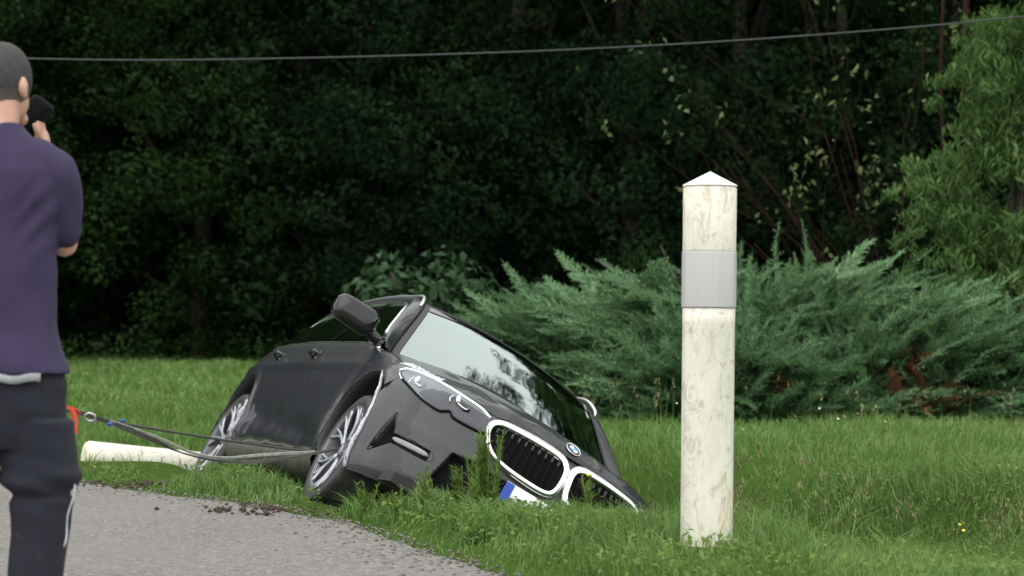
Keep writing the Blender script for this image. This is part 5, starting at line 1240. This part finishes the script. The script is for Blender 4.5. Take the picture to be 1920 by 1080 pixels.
# trousers
tr = [loftz([(0, .02, .56, .165, .12), (0, .02, .66, .200, .138), (0, .02, .74, .202, .132), (0, .02, .80, .180, .112), (0, .02, .88, .155, .095)], e=2.2)]
tr += [loftz([(.118, -.02, .035, .072, .085), (.118, -.02, .12, .078, .088), (.120, -.01, .19, .078, .086), (.127, .0, .30, .082, .086), (.132, .01, .40, .090, .092), (.133, .015, .46, .102, .100), (.120, .02, .54, .112, .108), (.108, .02, .64, .110, .118)])]
tr += [loftz([(-.115, .02, .035, .072, .085), (-.115, .02, .12, .076, .088), (-.105, .03, .30, .080, .086), (-.100, .03, .42, .092, .092), (-.102, .025, .52, .104, .106), (-.100, .02, .64, .108, .118)])]
def tr_disp(co, no):
    x, y, z = co.T; s = np.sign(x); w = vnoise(x * 9, z * 5, 41)
    d = .006 * np.sin(z * 78 + 5 * w + x * 18 * s) * np.exp(-((z - .455) / .06) ** 2) + .010 * np.exp(-((z - .475) / .025) ** 2) - .010 * np.exp(-((z - .425) / .014) ** 2)
    d = d + .008 * (vnoise(x * 14 + z * 4, z * 9, 42) - .5) + .006 * np.sin((z + .7 * np.abs(x)) * 48 + 3 * w) * np.exp(-((z - .66) / .10) ** 2) * w; return d + .004 * np.sin(z * 120 + 4 * w) * smoothstep(.2, .08, z)
trousers = fuse('trousers', tr, M_trous, man, .007, 2, tr_disp)
ribz = np.linspace(.46, .28, 16); M_pipe = simple('pale reflective piping', (.45, .46, .50), .5)
mesh_np('side_piping', *tube([(.132 + (.103 - .028 * (k / 15)) * .97 + .004 * math.sin(k * .6), -.015 - .003 * k * .5, z) for k, z in enumerate(ribz)], .003, 6), M_pipe, trousers, True)
V = []
for x in np.linspace(.022, .150, 10):
    yy = .02 - .131 * max(0, 1 - (abs(x) / .199) ** 2.3) ** (1 / 2.3)
    for z, o in ((.752, .016), (.755, .021), (.772, .021), (.776, .012)): V.append((x, yy - o, z + .004 * math.sin(x * 60)))
mesh_np('pocket_flap', V, grid_faces(10, 4), simple('grey lining', (.22, .235, .23), .8), trousers, True)
for sx, yy in ((1, 0), (-1, .04)):
    V, F = loftz([(sx * .117, .05 + yy, .0, .050, .145), (sx * .117, .05 + yy, .02, .053, .150), (sx * .117, .04 + yy, .05, .050, .138), (sx * .117, .0 + yy, .09, .046, .085), (sx * .117, -.02 + yy, .14, .045, .065)], e=2.5); mesh_np('shoe', V, F, M_black, man, True)
# the camera he holds (a thing of its own)
cam_o = empty('video_camera', (0, 0, 0)); cx, cy, cz = -1.49 + .036, 6.54 + .33, 1.545
def rot_cam(V): m = Matrix.Rotation(math.radians(38), 3, 'Y'); return np.array([m @ Vector(v) for v in V])
V, F = loftz([(0, 0, -.066, .026, .045), (0, 0, -.058, .035, .055), (0, 0, .052, .035, .055), (0, 0, .062, .026, .045)], e=5); mesh_np('camera_body', rot_cam(V) + [cx, cy, cz], F, M_slat, cam_o, True)
V, F = lathe([(0, 0), (.022, 0), (.024, .03), (.020, .04), (0, .035)], 20, False); V = np.stack([V[:, 0], V[:, 2] + .05, V[:, 1]], 1); mesh_np('lens', rot_cam(V) + [cx, cy, cz], F, M_black, cam_o, True)
V, F = box((-.030, -.03, .0), (.004, .055, .06)); mesh_np('flip_screen', rot_cam(V) + [cx, cy, cz], F, M_gloss, cam_o)
tag(cam_o, 'small black video camera held up in the man\'s right hand', 'camera')
